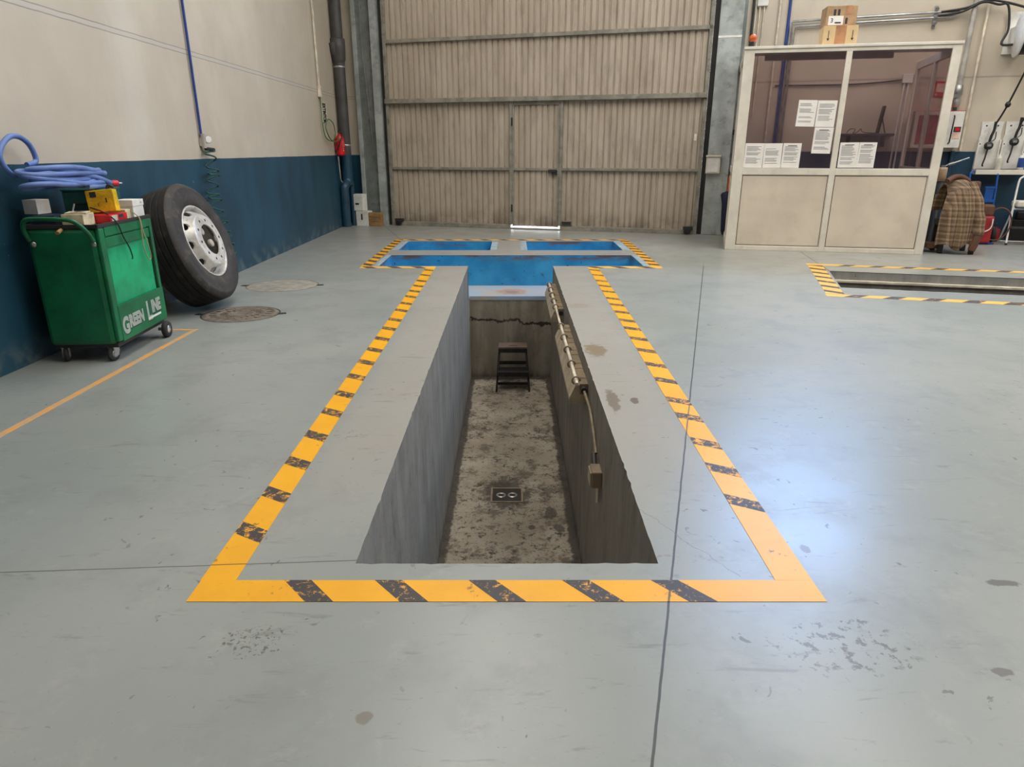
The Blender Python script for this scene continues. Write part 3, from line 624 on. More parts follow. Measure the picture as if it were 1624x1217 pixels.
# manhole covers
def manhole(x, y, rx, ry, mat, label, rough):
    t = empty('manhole_cover', (x, y, 0), (0, 0, 0), label, 'manhole cover')
    m = MB(); n = 64; ring = []
    m.lathe([(0.001, 0.004), (0.10, 0.004), (0.104, 0.008), (0.12, 0.008), (0.124, 0.004), (0.20, 0.004), (0.204, 0.008), (0.222, 0.008), (0.226, 0.004), (0.29, 0.004), (0.294, 0.008), (0.31, 0.008), (0.33, 0.003), (0.345, 0.0005)] if rough else [(0.001, 0.003), (0.30, 0.003), (0.345, 0.0005)], 0, n)
    if rough:
        for j in range(36):
            a = 2*math.pi*j/36; r_ = 0.16 if j % 2 else 0.255; m.box((r_*math.cos(a), r_*math.sin(a), 0.005), (0.05, 0.012, 0.007), 0, (0, 0, a))
    o = m.build('cover', mat, t); o.scale = (rx/0.345, ry/0.345, 1)
    m = MB().lathe([(0.345, 0.0006), (0.35, 0.002), (0.358, 0.0008)], 0, n)
    o = m.build('frame_ring', 'dark' if rough else 'manhole', t); o.scale = (rx/0.345, ry/0.345, 1)
    for s in (-1, 1):
        m = MB().box((s*(rx + 0.03), 0.02*s, 0.002), (0.07, 0.05, 0.004), 0, (0, 0, R(20)*s)); m.build('lifting_slot', 'dark', t)
manhole(-2.36, 5.78, 0.32, 0.30, 'manhole', 'brown gritty manhole cover on the floor before the truck wheel', True)
manhole(-2.42, 7.10, 0.36, 0.33, 'manhole_pale', 'pale painted-over manhole cover further along behind the brown one', False)

# ------------------------------------------------------------------ inside the pit
def pit_lamp(y0, y1, z, label):
    t = empty('pit_light', (PX1, (y0+y1)/2, z), (0, 0, 0), label, 'light fitting', 'strip lights on the pit wall'); L = (y1-y0)/2
    m = MB()
    for i in range(14):      # housing against the wall, slightly ragged top
        a = -L + 2*L*i/14; m.b2((-0.055, a, -0.02), (0.0, a + 2*L/14, 0.055 + 0.004*math.sin(i*2.1)), bev=0.004)
    m.build('housing', 'lamp_body', t)
    prof = [(-0.055, 0.045), (-0.085, 0.04), (-0.122, -0.045), (-0.122, -0.07), (-0.10, -0.082), (-0.02, -0.082), (-0.0, -0.06), (-0.0, -0.02), (-0.055, -0.02)]
    m = MB(); Mx = Matrix(((1, 0, 0, 0), (0, 0, 1, 0), (0, 1, 0, 0), (0, 0, 0, 1))); m.prism(prof, -L, L, 0, Mx); m.build('diffuser', 'lamp_diffuser', t)
    m = MB(); m.cyl((-0.075, -L-0.02, 0.058), (-0.075, L, 0.058), 0.012, 0, 10); m.build('tube_conduit', 'conduit_cream', t)
    for k in range(5):
        y = -L + 0.06 + (2*L-0.12)*k/4
        ring = [(-0.075 + 0.026*math.cos(a), y, 0.058 + 0.026*math.sin(a)) for a in [2*math.pi*j/14 for j in range(14)]]
        MB().tube(ring, 0.007, 0, 6, closed=True).build('clip', 'lamp_body', t)
    MB().cyl((-0.03, -L-0.05, 0.02), (-0.03, -L, 0.02), 0.022, 0, 12).build('cable_gland', 'dark', t)
pit_lamp(6.5, 7.8, -0.17, 'dusty beige strip light on the pit wall, farther of the two, by the trench')
pit_lamp(4.25, 5.85, -0.17, 'dusty beige strip light on the pit wall, nearer of the two')
tag(MB().tube([(0.43, 6.47, -0.112), (0.43, 6.15, -0.115), (0.43, 5.87, -0.112)], 0.011, 0, 8).build('conduit_pipe', 'conduit_cream'), 'short pale conduit joining the two strip lights in the pit', 'conduit')
tag(MB().tube(spline([(0.475, 4.19, -0.15), (0.492, 4.0, -0.2), (0.492, 3.8, -0.25), (0.492, 3.62, -0.33)], 5), 0.009, 0, 8).build('power_cable', 'lamp_body'), 'dark cable running down the pit wall from strip light to junction box', 'cable')
t = empty('junction_box', (PX1, 3.47, -0.40), label='small grey junction box low on the right pit wall', cat='junction box')
MB().b2((-0.06, -0.06, -0.05), (0, 0.06, 0.05), bev=0.008).build('box_body', 'lamp_body', t)
MB().b2((-0.068, -0.052, -0.042), (-0.059, 0.052, 0.042), bev=0.004).build('lid', 'lamp_diffuser', t)
MB().cyl((-0.03, 0.06, 0.03), (-0.025, 0.16, 0.06), 0.016, 0, 10).build('cable_gland', 'dark', t)
MB().cyl((-0.02, -0.04, -0.05), (-0.02, -0.05, -0.14), 0.010, 0, 10).build('pipe_stub', 'conduit_cream', t)
t = empty('floor_drain', (-0.045, 5.28, PZ), label='square dark floor drain with two wet holes in the pit floor', cat='drain')
m = MB()
for lo, hi in [((-0.14, -0.13, 0), (0.14, -0.115, 0.006)), ((-0.14, 0.115, 0), (0.14, 0.13, 0.006)), ((-0.14, -0.115, 0), (-0.125, 0.115, 0.006)), ((0.125, -0.115, 0), (0.14, 0.115, 0.006))]: m.b2(lo, hi)
m.build('frame', 'lamp_body', t)
MB().b2((-0.125, -0.115, 0), (0.125, 0.115, 0.003)).build('grate', 'oil_dark', t)
for x in (-0.05, 0.05): MB().lathe([(0.026, 0.003), (0.038, 0.008), (0.044, 0.003)], 0, 16, Matrix.Translation((x, -0.0, 0))).build('drain_hole', 'steel', t)
# step stool
t = empty('step_stool', (0.01, 8.05, PZ), label='small black folding step stool standing at the far end of the pit', cat='step stool')
for s in (-1, 1):
    MB().tube([(s*0.205, -0.10, 0.0), (s*0.165, 0.14, 0.50)], 0.013, 0, 8).build('leg', 'stool_black', t)
    MB().tube([(s*0.2, 0.36, 0.0), (s*0.165, 0.17, 0.50)], 0.012, 0, 8).build('leg', 'stool_black', t)
MB().b2((-0.18, 0.10, 0.50), (0.18, 0.32, 0.525), bev=0.006).build('top_step', 'stool_top', t)
MB().b2((-0.18, 0.085, 0.455), (0.18, 0.105, 0.505)).b2((-0.05, 0.15, 0.5251), (0.05, 0.18, 0.5262)).build('apron', 'stool_black', t)
MB().b2((-0.195, -0.05, 0.225), (0.195, 0.14, 0.25), bev=0.006).b2((-0.195, -0.065, 0.19), (0.195, -0.045, 0.245)).build('lower_step', 'stool_black', t)
MB().b2((-0.2, 0.0, 0.06), (0.2, 0.02, 0.09)).build('stretcher', 'stool_black', t); MB().b2((-0.17, 0.13, 0.29), (0.17, 0.15, 0.33)).build('stretcher', 'stool_black', t)

# ------------------------------------------------------------------ the green tool cart
cart = empty('tool_cart', (-2.865, 4.73, 0), (0, 0, R(3)), 'green metal tool cart on casters lettered GREEN LINE', 'tool cart')
HX, HY, Z0, Z1 = 0.225, 0.375, 0.115, 0.885
MB().box((-0.012, 0, (Z0+Z1)/2), (2*HX-0.024, 2*HY, Z1-Z0), 0, None, 0.03).build('body', 'green', cart)
m = MB(); X = HX
m.b2((X-0.03, -HY+0.012, Z0+0.02), (X, -HY+0.08, Z1-0.005), bev=0.01); m.b2((X-0.03, HY-0.045, Z0+0.02), (X, HY-0.005, Z1-0.005), bev=0.006); m.b2((X-0.03, -HY+0.08, Z1-0.06), (X, HY-0.045, Z1-0.005))
m.build('side_frame', 'green', cart)
dp = MB().b2((X-0.03, -HY+0.08, Z0+0.25), (X-0.018, HY-0.06, Z1-0.06)).build('door_panel', 'green_light', cart); tag(dp, 'bright green inset panel')
MB().b2((X-0.02, -HY+0.08, Z1-0.135), (X-0.002, HY-0.06, Z1-0.07), bev=0.004).build('pull_lip', 'green', dp)
MB().b2((X-0.026, HY-0.06, Z0+0.25), (X-0.012, HY-0.045, Z1-0.06)).build('door_gap', 'black', dp)
lp = MB().b2((X-0.02, -HY+0.06, Z0+0.012), (X+0.004, HY-0.006, Z0+0.255), bev=0.004).build('lower_panel', 'green', cart)
def lettering(parent, chunks, base, mat, name='lettering', shadow=None):
    m = MB()
    for body, size, off, bold in chunks:
        vs, fs = text_mesh(body, size, 0.0015, bold)
        # letters read along +y, up along +z, facing +x
        mm = [(base[0], base[1] + off[0] + v.x*0.80, base[2] + off[1] + v.y) for v in vs]
        if shadow: m.add([(a[0] - 0.0012, a[1] + 0.006, a[2] - 0.006) for a in mm], fs, 1)
        m.add(mm, fs, 0)
    return m.build(name, [mat] + ([shadow] if shadow else []), parent)
lt = lettering(lp, [('G', 0.150, (0.0, -0.016), 0.008), ('REEN', 0.112, (0.095, 0.010), 0.0075), ('L', 0.185, (0.358, -0.004), 0.008), ('INE', 0.118, (0.438, 0.036), 0.0075)], (X+0.0062, -HY+0.075, Z0+0.075), 'white_text', shadow='dark_line')
tag(lt, 'white GREEN LINE lettering')
MB().b2((X+0.0045, -HY+0.075+0.37, Z0+0.071), (X+0.0065, -HY+0.075+0.57, Z0+0.086)).build('underline', 'white_text', lp)
hd = MB().tube(spline([(-0.20, -HY-0.008, Z1-0.075), (-0.195, -HY-0.05, Z1-0.01), (-0.16, -HY-0.085, Z1+0.05), (-0.10, -HY-0.09, Z1+0.065), (0.06, -HY-0.09, Z1+0.062), (0.14, -HY-0.085, Z1+0.045), (0.185, -HY-0.05, Z1-0.02), (0.19, -HY-0.008, Z1-0.08)], 6), 0.014, 0, 10).build('push_handle', 'green', cart)
for x in (-0.185, 0.185): MB().lathe([(0.001, 0.012), (0.012, 0.009), (0.018, 0.0)], 0, 14, Matrix.Translation((x, -HY-0.002, Z1-0.10)) @ Matrix.Rotation(R(90), 4, 'X')).build('bolt', 'steel', hd)
m = MB(); t_ = 0.012
m.b2((-HX, -HY, Z1-0.005), (HX, HY, Z1+0.004), bev=0.002)
for lo, hi in [((-HX, -HY, Z1), (HX, -HY+t_, Z1+0.02)), ((-HX, HY-t_, Z1), (HX, HY, Z1+0.02)), ((-HX, -HY, Z1), (-HX+t_, HY, Z1+0.02)), ((HX-t_, -HY, Z1), (HX, HY, Z1+0.02))]: m.b2(lo, hi)
m.build('top_tray', 'dark', cart)
MB().cyl((0.0, -HY+0.01, Z1-0.01), (0.01, -HY-0.06, Z1-0.025), 0.012, 0, 10).build('hose_nipple', 'wood', cart)
MB().b2((-HX+0.02, -HY+0.02, Z0-0.018), (HX-0.02, HY-0.02, Z0+0.01)).build('base_frame', 'dark', cart)
def caster(x, y, r, rz, w=0.03):
    f = MB(); f.b2((-0.022, -0.025, r+0.012), (0.022, 0.025, 0.1)); 
    for s in (-1, 1): f.prism([(-0.022, r+0.02), (0.022, r+0.02), (0.012, r-0.015), (-0.03, r-0.015)], s*0.021-0.002, s*0.021+0.002, 0, Matrix(((0, 0, 1, 0), (1, 0, 0, 0), (0, 1, 0, 0), (0, 0, 0, 1))))
    c = f.build('caster', 'steel', cart, (x, y, 0), (0, 0, rz))
    Mx = Matrix.Translation((0, -0.01, r)) @ Matrix.Rotation(R(90), 4, 'Y')
    MB().lathe([(0.018, -w/2), (r*0.62, -w/2), (r*0.9, -w/2+0.002), (r, -w/2+0.008), (r, w/2-0.008), (r*0.9, w/2-0.002), (r*0.62, w/2), (0.018, w/2)], 0, 28, Mx).build('wheel', 'rubber', c)
    MB().lathe([(0.001, -w/2-0.004), (0.02, -w/2-0.006), (r*0.55, -w/2-0.001), (r*0.6, 0), (r*0.55, w/2+0.001), (0.02, w/2+0.006), (0.001, w/2+0.004)], 0, 24, Mx).build('wheel_hub', 'steel', c)
caster(-0.16, -HY+0.05, 0.05, R(25)); caster(0.155, -HY+0.05, 0.05, R(-15))
for x in (-0.235, 0.25):
    c = MB().cyl((x - 0.06*(1 if x > 0 else -1), HY-0.10, 0.062), (x, HY-0.10, 0.062), 0.012, 0, 10).build('rear_axle', 'steel', cart)
    Mx = Matrix.Translation((x, HY-0.10, 0.062)) @ Matrix.Rotation(R(90), 4, 'Y')
    MB().lathe([(0.02, -0.018), (0.045, -0.02), (0.058, -0.016), (0.062, -0.008), (0.062, 0.008), (0.058, 0.016), (0.045, 0.02), (0.02, 0.018)], 0, 32, Mx).build('wheel', 'rubber', c)
    MB().lathe([(0.001, 0.028), (0.014, 0.026), (0.02, 0.020), (0.036, 0.018), (0.038, 0.0), (0.001, -0.02)], 0, 24, Mx).build('wheel_hub', 'chrome', c)

TZ_ = Z1 + 0.0045
def cw(x, y, z=TZ_):      # cart-top place to world
    return cart.matrix_basis @ Vector((x, y, z))
bpy.context.view_layer.update()
def carton(name, loc, d, rz, mats, label, cat, tilt=(0, 0), bev=0.003, extra=None, group=None):
    m = MB().b2((-d[0]/2, -d[1]/2, 0), (d[0]/2, d[1]/2, d[2]), 0, bev)
    if extra: extra(m)
    return tag(m.build(name, mats, loc=loc, rot=(tilt[0], tilt[1], rz)), label, cat, group)
# teal case the hose lies on
t = empty('metal_case', cw(-0.085, 0.20), (0, 0, R(6)), 'dark teal metal case standing on the green cart under the blue hose', 'case')
MB().b2((-0.11, -0.15, 0), (0.14, 0.15, 0.195), bev=0.006).build('case_body', 'teal', t)
MB().b2((-0.115, -0.155, 0.195), (0.145, 0.155, 0.21), bev=0.004).build('lid', 'teal', t)
MB().tube([(-0.04, -0.152, 0.11), (-0.035, -0.168, 0.115), (0.055, -0.168, 0.115), (0.06, -0.152, 0.11)], 0.005, 0, 6).build('handle', 'dark', t)
carton('parts_box', cw(-0.235, -0.175, TZ_+0.069), (0.105, 0.105, 0.09), R(-11), ['white', 'grey_box'], 'small white parts box stacked at the wall end of the green cart', 'box')
carton('parts_box', cw(-0.14, -0.22), (0.15, 0.16, 0.066), R(3), ['navy'], 'dark blue box under the small white box on the cart', 'box')
carton('parts_box', cw(0.05, -0.245), (0.13, 0.16, 0.075), R(8), ['beige_paper'], 'grubby beige carton behind the push handle on the cart', 'box')
o = carton('paper_note', cw(0.05, -0.24, TZ_+0.078), (0.12, 0.14, 0.006), R(20), ['beige_paper', 'ink_dark'], 'scribbled beige paper lying on the beige carton', 'paper', bev=0.0,
       extra=lambda m: [m.box((0.02*math.sin(i*2.2), -0.05 + 0.014*i, 0.0065), (0.06 - 0.006*(i % 3), 0.004, 0.001), 1, (0, 0, R(25*(-1)**i))) for i in range(8)])
def fill_red(m):
    m.b2((-0.076, -0.02, 0.012), (-0.0755, 0.06, 0.05), 1); m.b2((0.0751, -0.10, 0.008), (0.0765, -0.02, 0.05), 2); m.b2((0.0751, 0.0, 0.03), (0.0765, 0.06, 0.05), 1)
carton('parts_box', cw(0.125, -0.03), (0.15, 0.24, 0.055), R(4), ['red', 'ink_dark', 'grey_box'], 'flat red box with a grey end label under the yellow tin on the cart', 'box', extra=fill_red)
def yel(m):
    m.b2((-0.06, -0.0375, 0.1), (-0.02, -0.036, 0.135), 1); m.b2((0.035, -0.0375, 0.06), (0.042, -0.036, 0.09), 1); m.b2((-0.02, -0.0375, 0.04), (-0.016, -0.036, 0.06), 1)
o = carton('yellow_tin', cw(0.10, 0.005, TZ_+0.062), (0.175, 0.07, 0.145), R(8), ['yellow_box', 'dark'], 'dirty yellow tin leaning on the cart in front of the teal case', 'tin', tilt=(R(-5), R(-5)), bev=0.004, extra=yel)
MB().tube(spline([(0.05, 0, 0.14), (0.05, 0, 0.16), (0.065, 0, 0.168), (0.085, 0, 0.155)], 5), 0.012, 0, 8).build('spout', 'dark', o)
def lidbox(m): m.b2((-0.066, -0.086, 0.085), (0.066, 0.086, 0.128), 0, 0.002); m.b2((0.0665, 0.03, 0.10), (0.0672, 0.05, 0.112), 1)
carton('parts_box', cw(0.135, 0.27), (0.125, 0.165, 0.10), R(4), ['white', 'grey_box'], 'white lidded carton at the far corner of the green cart', 'box', extra=lidbox)
carton('parts_box', cw(0.135, 0.145), (0.10, 0.055, 0.07), R(-6), ['beige_paper'], 'small cream packet between yellow tin and white carton', 'packet')
tag(MB().tube(spline([cw(-0.02, -0.19, TZ_+0.03), cw(-0.045, -0.14, TZ_+0.05), cw(-0.06, -0.06, TZ_+0.12)], 5), 0.006, 0, 8).build('scribing_tool', 'steel'), 'thin steel scriber leaning beside the small white box', 'tool')
# cable and string over the side
tag(MB().tube(spline([cw(0.06, -0.10, TZ_+0.10), cw(0.16, -0.13, TZ_+0.07), cw(0.233, -0.14, TZ_+0.01), cw(0.240, -0.10, 0.80), cw(0.240, -0.045, 0.72), cw(0.238, -0.02, 0.655), cw(0.238, -0.03, 0.64)], 7), 0.0045, 0, 8).build('black_cable', 'black'), 'black cable hanging down the side of the green cart', 'cable')
loop = spline([cw(0.16, 0.16, TZ_+0.075), cw(0.233, 0.175, TZ_+0.012), cw(0.236, 0.175, 0.80), cw(0.236, 0.17, 0.70), cw(0.236, 0.20, 0.62), cw(0.236, 0.235, 0.595), cw(0.236, 0.255, 0.63), cw(0.236, 0.235, 0.72), cw(0.236, 0.20, 0.80), cw(0.236, 0.19, 0.86), cw(0.233, 0.185, TZ_+0.014)], 7)
tag(MB().tube(loop, 0.0035, 0, 6).build('string_loop', 'string'), 'loop of pale string hanging over the cart side', 'string')
# blue hose coiled on the case and looping up the wall
pts = []
for k in range(5):
    for j in range(16):
        a = 2*math.pi*j/16 + 0.4*k
        cx = -2.965 + 0.012*math.sin(k*1.7); cy = 4.70 + 0.03*math.sin(k*2.3)
        rx = 0.135 - 0.012*(k % 3); ry = 0.40 - 0.035*((k*2) % 3) + 0.02*math.sin(k*3)
        lean = math.sin(a) + 0.6*math.sin(2*a + k*1.3)
        pts.append((cx + rx*math.cos(a), cy + ry*math.sin(a), 1.122 + 0.026*k + 0.022*max(-0.3, -lean)))
tail = [(-3.10, 4.55, 1.262)] + [tuple(at_x(px, py, -3.10)) for px, py in ((57, 255), (48, 232), (32, 218), (15, 217), (2, 232), (0, 250), (10, 268), (26, 280))] + [(-3.03, 4.45, 1.22), (-2.93, 4.60, 1.20), (-2.85, 4.80, 1.185), (-2.85, 5.02, 1.13)]
hose = MB().tube(spline(pts, 3) , 0.0165, 0, 10).tube(spline(tail, 6), 0.0165, 0, 10).build('rubber_hose', 'hose_blue')
tag(hose, 'pale blue rubber hose coiled on top of the cart, one loop up the wall', 'hose')
MB().tube([(-2.85, 5.02, 1.13), (-2.835, 5.07, 1.127)], 0.02, 0, 10).build('coupling', 'red', hose)
MB().tube([(-2.835, 5.07, 1.127), (-2.825, 5.11, 1.125)], 0.007, 0, 8).build('nozzle', 'steel', hose)

# ------------------------------------------------------------------ truck wheel leaning on the wall
LEAN = R(18.1)
wheel = empty('truck_wheel', (-2.691, 6.05, 0.596), (0, R(90) - LEAN, 0), 'large black truck tyre on a silver rim leaning on the left wall', 'truck wheel')
prof = [(0.318, -0.016), (0.335, 0.0), (0.37, 0.010), (0.42, 0.013), (0.462, 0.006), (0.470, 0.009), (0.478, 0.004), (0.497, -0.004), (0.512, -0.022)]
mats = [0]*len(prof)
z = -0.03
tr = []
ztr = [-0.030, -0.078, -0.082, -0.090, -0.094, -0.135, -0.139, -0.147, -0.151, -0.190, -0.194, -0.202, -0.206, -0.245, -0.249, -0.257, -0.261, -0.290]
for i, zz in enumerate(ztr):
    g = (i % 4) in (2, 3)
    tr.append((0.521 - (0.008 if g else 0) - (0.004 if abs(zz + 0.16) > 0.11 else 0), zz))
prof2 = prof + tr + [(0.512, -0.296), (0.49, -0.306), (0.42, -0.312), (0.34, -0.30), (0.318, -0.285)]
mats = [0]*(len(prof)) + [1]*(len(tr)) + [0]*6
m = MB(); m.lathe(prof2, 0, 180, None, True, mats); m.build('tyre', ['tyre', 'tread'], wheel)
m = MB(); m.lathe([(0.322, -0.012), (0.318, -0.004), (0.309, -0.003), (0.303, -0.012), (0.292, -0.03), (0.286, -0.055), (0.283, -0.12), (0.27, -0.15), (0.27, -0.22), (0.29, -0.285), (0.318, -0.292), (0.32, -0.285), (0.294, -0.27), (0.276, -0.22), (0.276, -0.15), (0.289, -0.12), (0.296, -0.05), (0.312, -0.016)], 0, 96, None, True)
rimo = m.build('rim', 'rim', wheel)
# dished disc with ten hand holes left open
n = 200; rings = [(0.290 - 0.0042*i, -0.058 + 0.0062*i) for i in range(16)] + [(0.222, 0.040), (0.214, 0.043), (0.17, 0.044), (0.135, 0.044)]
m = MB(); vs = [(r*math.cos(2*math.pi*j/n), r*math.sin(2*math.pi*j/n), h) for r, h in rings for j in range(n)]; fs = []
for i in range(len(rings)-1):
    rm = (rings[i][0]+rings[i+1][0])/2
    for j in range(n):
        a = (2*math.pi*(j+0.5)/n) % (2*math.pi/10) - math.pi/10
        if ((rm-0.262)/0.019)**2 + (a*rm/0.034)**2 < 1.0: continue
        fs.append((i*n+j, i*n+(j+1) % n, (i+1)*n+(j+1) % n, (i+1)*n+j))
m.add(vs, fs, 0, True); m.add([(x, y, h-0.014) for x, y, h in vs], [tuple(reversed(f)) for f in fs], 0, True)
m.lathe([(0.135, 0.044), (0.132, 0.038), (0.135, 0.028)], 0, 80)
disc = m.build('wheel_disc', 'rim', wheel, norm=False)
for j in range(10):
    a = 2*math.pi*(j+0.5)/10; MB().lathe([(0.0005, 0.001), (0.011, 0.0012), (0.0125, 0.0)], 0, 14, Matrix.Translation((0.175*math.cos(a), 0.175*math.sin(a), 0.0437))).build('bolt_hole_shade', 'black', disc)  # flat black discs paint the shade of open bolt holes
MB().lathe([(0.268, -0.19), (0.10, -0.186), (0.001, -0.185)], 0, 40).build('hole_shade_disc', 'black', wheel)  # added black disc paints the shade seen through the hand holes
for x, y in ((0.03, 0.075), (-0.085, -0.01)):
    MB().lathe([(0.001, 0.004), (0.030, 0.004), (0.034, 0.0), (0.034, -0.02)], 0, 24, Matrix.Translation((x, y, 0.005))).build('pale_disc', 'grey_box', disc)  # two pale discs inside the centre hole

# ------------------------------------------------------------------ things on the left wall
XR = -3.19
tag(MB().cyl((XR+0.02, 7.36, 1.48), (XR+0.02, 7.33, 6.9), 0.013, 0, 12).build('air_pipe', 'pipe_blue'), 'blue compressed air pipe running up the left wall', 'pipe')
t = empty('pressure_regulator', (XR, 7.38, 1.42), label='air pressure regulator with round white gauge on the left wall', cat='regulator')
MB().cyl((0.03, -0.01, -0.05), (0.03, -0.01, 0.09), 0.026, 0, 14).b2((0, -0.04, -0.03), (0.02, 0.03, 0.05)).build('body', 'conduit', t)
g_ = MB().lathe([(0.001, 0.0), (0.036, 0.0), (0.038, 0.006), (0.038, 0.022), (0.034, 0.026)], 0, 24, Matrix.Translation((0.05, 0.045, 0.035)) @ Matrix.Rotation(R(90), 4, 'Y') @ Matrix.Rotation(R(40), 4, 'X')).build('gauge', 'steel', t)
MB().lathe([(0.001, 0.027), (0.034, 0.0255)], 0, 24, Matrix.Translation((0.05, 0.045, 0.035)) @ Matrix.Rotation(R(90), 4, 'Y') @ Matrix.Rotation(R(40), 4, 'X')).build('gauge_face', 'paper', g_)
MB().cyl((0.04, 0.0, -0.055), (0.05, 0.17, -0.065), 0.018, 0, 12).build('quick_coupling', 'dark', t)
pts = []
path = spline([at_x(332, 240, -3.12), at_x(338, 270, -3.11), at_x(338, 300, -3.10), at_x(344, 330, -3.09), at_x(352, 355, -3.09), at_x(360, 380, -3.09), at_x(366, 405, -3.09)], 20)
for i, p in enumerate(path):
    a = i*0.72
    r = 0.075 + 0.03*min(1, i/20) + 0.018*math.sin(i*0.5)
    pts.append(p + Vector((0.04*math.cos(a), r*1.15*math.sin(a), 0.02*math.sin(a*0.37))))
tag(MB().tube(spline(pts, 3), 0.008, 0, 6).build('coiled_air_hose', 'coil'), 'dark green coiled air hose hanging from the regulator behind the wheel', 'hose')
pts = [at_x(328, 238, -3.12) + Vector((0.02*math.cos(a), 0.075*math.sin(a), -0.05 - 0.06*math.cos(a))) for a in [2*math.pi*j/20 for j in range(20)]]
# twin conduits, box and green wire near the corner
t = empty('wall_socket_box', (-3.16, 11.99, 2.25), label='small cream switch box under two thin conduits, left wall corner', cat='switch box')
MB().b2((0, -0.04, -0.08), (0.05, 0.06, 0.09), bev=0.006).build('box_body', 'conduit_cream', t)
for y in (-0.02, 0.035): MB().cyl((0.02, y, 0.09), (0.02, y-0.02, 4.6), 0.009, 0, 8).build('conduit', 'conduit_cream', t)
pts = spline([(-3.14, 12.0, 2.17), (-3.14, 12.02, 1.95), (-3.13, 12.0, 1.72), (-3.12, 12.1, 1.55), (-3.10, 12.42, 1.50), (-3.09, 12.62, 1.60), (-3.09, 12.55, 1.78), (-3.10, 12.25, 1.84), (-3.11, 12.10, 1.70), (-3.09, 12.3, 1.52), (-3.07, 12.62, 1.50), (-3.05, 12.72, 1.58)], 6)
tag(MB().tube(pts, 0.009, 0, 6).build('green_wire', 'wire_green'), 'green wire looping down from the cream switch box', 'wire')
sg = MB().b2((0, 0, -0.15), (0.004, 0.30, 0.15)).build('extinguisher_sign', 'cream', loc=(-3.160, 12.12, 1.94)); tag(sg, 'red lettered sign above the fire extinguisher on the left wall', 'sign')
vs, fs = text_mesh('EXTINTOR', 0.062, 0.0008, 0.003, align='CENTER')
MB().add([(0.006, 0.05 + v.y*4.4, -v.x + 0.0) for v in vs], fs).build('lettering', 'red', sg)
t = empty('fire_extinguisher', (-3.06, 12.80, 1.26), label='red fire extinguisher hanging by the dark downpipe', cat='fire extinguisher')
MB().lathe([(0.001, 0.0), (0.06, 0.0), (0.075, 0.015), (0.078, 0.04), (0.078, 0.27), (0.06, 0.32), (0.03, 0.35), (0.022, 0.37), (0.001, 0.37)], 0, 28).build('cylinder', 'red', t)
MB().lathe([(0.0795, 0.07), (0.0795, 0.25)], 0, 10, Matrix.Rotation(R(-95), 4, 'Z')).build('label_band', 'red', t)
m = MB()
for i in range(6): m.box((0.06, -0.055, 0.085 + 0.03*i), (0.003, 0.045 - 0.01*(i % 2), 0.014), 0, (0, 0, R(48)))
m.build('printed_label', 'white', t)
MB().cyl((0, 0, 0.36), (0, 0, 0.40), 0.02, 0, 12).b2((-0.01, -0.08, 0.395), (0.01, 0.03, 0.41)).build('valve', 'dark', t)
MB().tube(spline([(0.02, 0, 0.38), (0.06, -0.05, 0.34), (0.02, -0.092, 0.22), (-0.04, -0.085, 0.08)], 6), 0.010, 0, 8).build('hose', 'black', t)
MB().b2((-0.09, -0.03, 0.10), (-0.07, 0.03, 0.30)).build('wall_bracket', 'red_dull', t)
tag(MB().tube([(-3.10, 12.75, 1.24), (-3.10, 12.80, 0.85), (-3.09, 12.86, 0.80)], 0.012, 0, 8).build('conduit_pipe', 'conduit'), 'thin pale conduit below the fire extinguisher', 'conduit')
t = empty('drain_pipe', (-3.045, 13.12, 0), label='fat dark grey downpipe in the left corner, painted navy at the foot', cat='drain pipe')
MB().cyl((0, 0, 1.27), (0, 0, 7), 0.098, 0, 28).build('pipe_body', 'pipe_dark', t)
MB().cyl((0, 0, 0.80), (0, 0, 1.27), 0.098, 0, 28).build('painted_pipe', 'pipe_navy', t)
MB().lathe([(0.098, 2.80), (0.118, 2.86), (0.128, 3.05), (0.128, 3.18), (0.10, 3.2)], 0, 28).tube(spline([(-0.09, -0.10, 3.12), (-0.06, -0.06, 2.98), (0, 0, 2.82)], 5), [0.075]*11, 0, 16).build('collar', 'pipe_dark', t)
for z_ in (2.72, 1.42): MB().lathe([(0.099, z_), (0.103, z_ + 0.005), (0.103, z_ + 0.025), (0.099, z_ + 0.03)], 0, 28).build('pipe_clip', 'steel', t)
MB().tube(spline([(0, 0, 0.82), (0, -0.02, 0.78), (-0.02, -0.14, 0.74), (-0.035, -0.19, 0.62), (-0.035, -0.19, 0.0)], 6), 0.078, 0, 20).lathe([(0.001, 0.17), (0.05, 0.155), (0.085, 0.11), (0.098, 0.04), (0.098, 0.0)], 0, 24, Matrix.Translation((0.0, -0.02, 0.74))).build('elbow', 'pipe_navy', t)
MB().cyl((0.06, 0.02, 0.0), (0.06, 0.02, 0.80), 0.045, 0, 16).build('side_pipe', 'pipe_navy', t)
def slot(s): return lambda m: m.b2((-0.03 if s else -0.012, -0.0905, 0.12), (0.05 if s else 0.012, -0.0885, 0.15 if s else 0.22), 1)
for s_, z_, dx, lb, v in ((-0.482, 0.0, 0.25, 'lower white carton on the floor beside the downpipe', 0), (-0.56, 0.275, 0.21, 'upper white carton stacked in the corner beside the downpipe', 1)):
    o = MB().b2((-dx/2, -0.09, 0), (dx/2, 0.09, 0.27 if z_ == 0 else 0.30), 0, 0.004).b2((-0.045 if v else -0.02, -0.0925, 0.11), (0.03 if v else 0.008, -0.089, 0.14 if v else 0.22), 1).build('cardboard_box', ['white', 'black'], loc=W(s_, -0.21, z_), rot=WR)
    tag(o, lb, 'box', 'cartons in the corner')
MB_ = MB()
for i in range(3): MB_.b2((-0.125, -0.06, 0.003 + 0.082*i), (0.125, 0.06, 0.08 + 0.082*i), 0, 0.004)
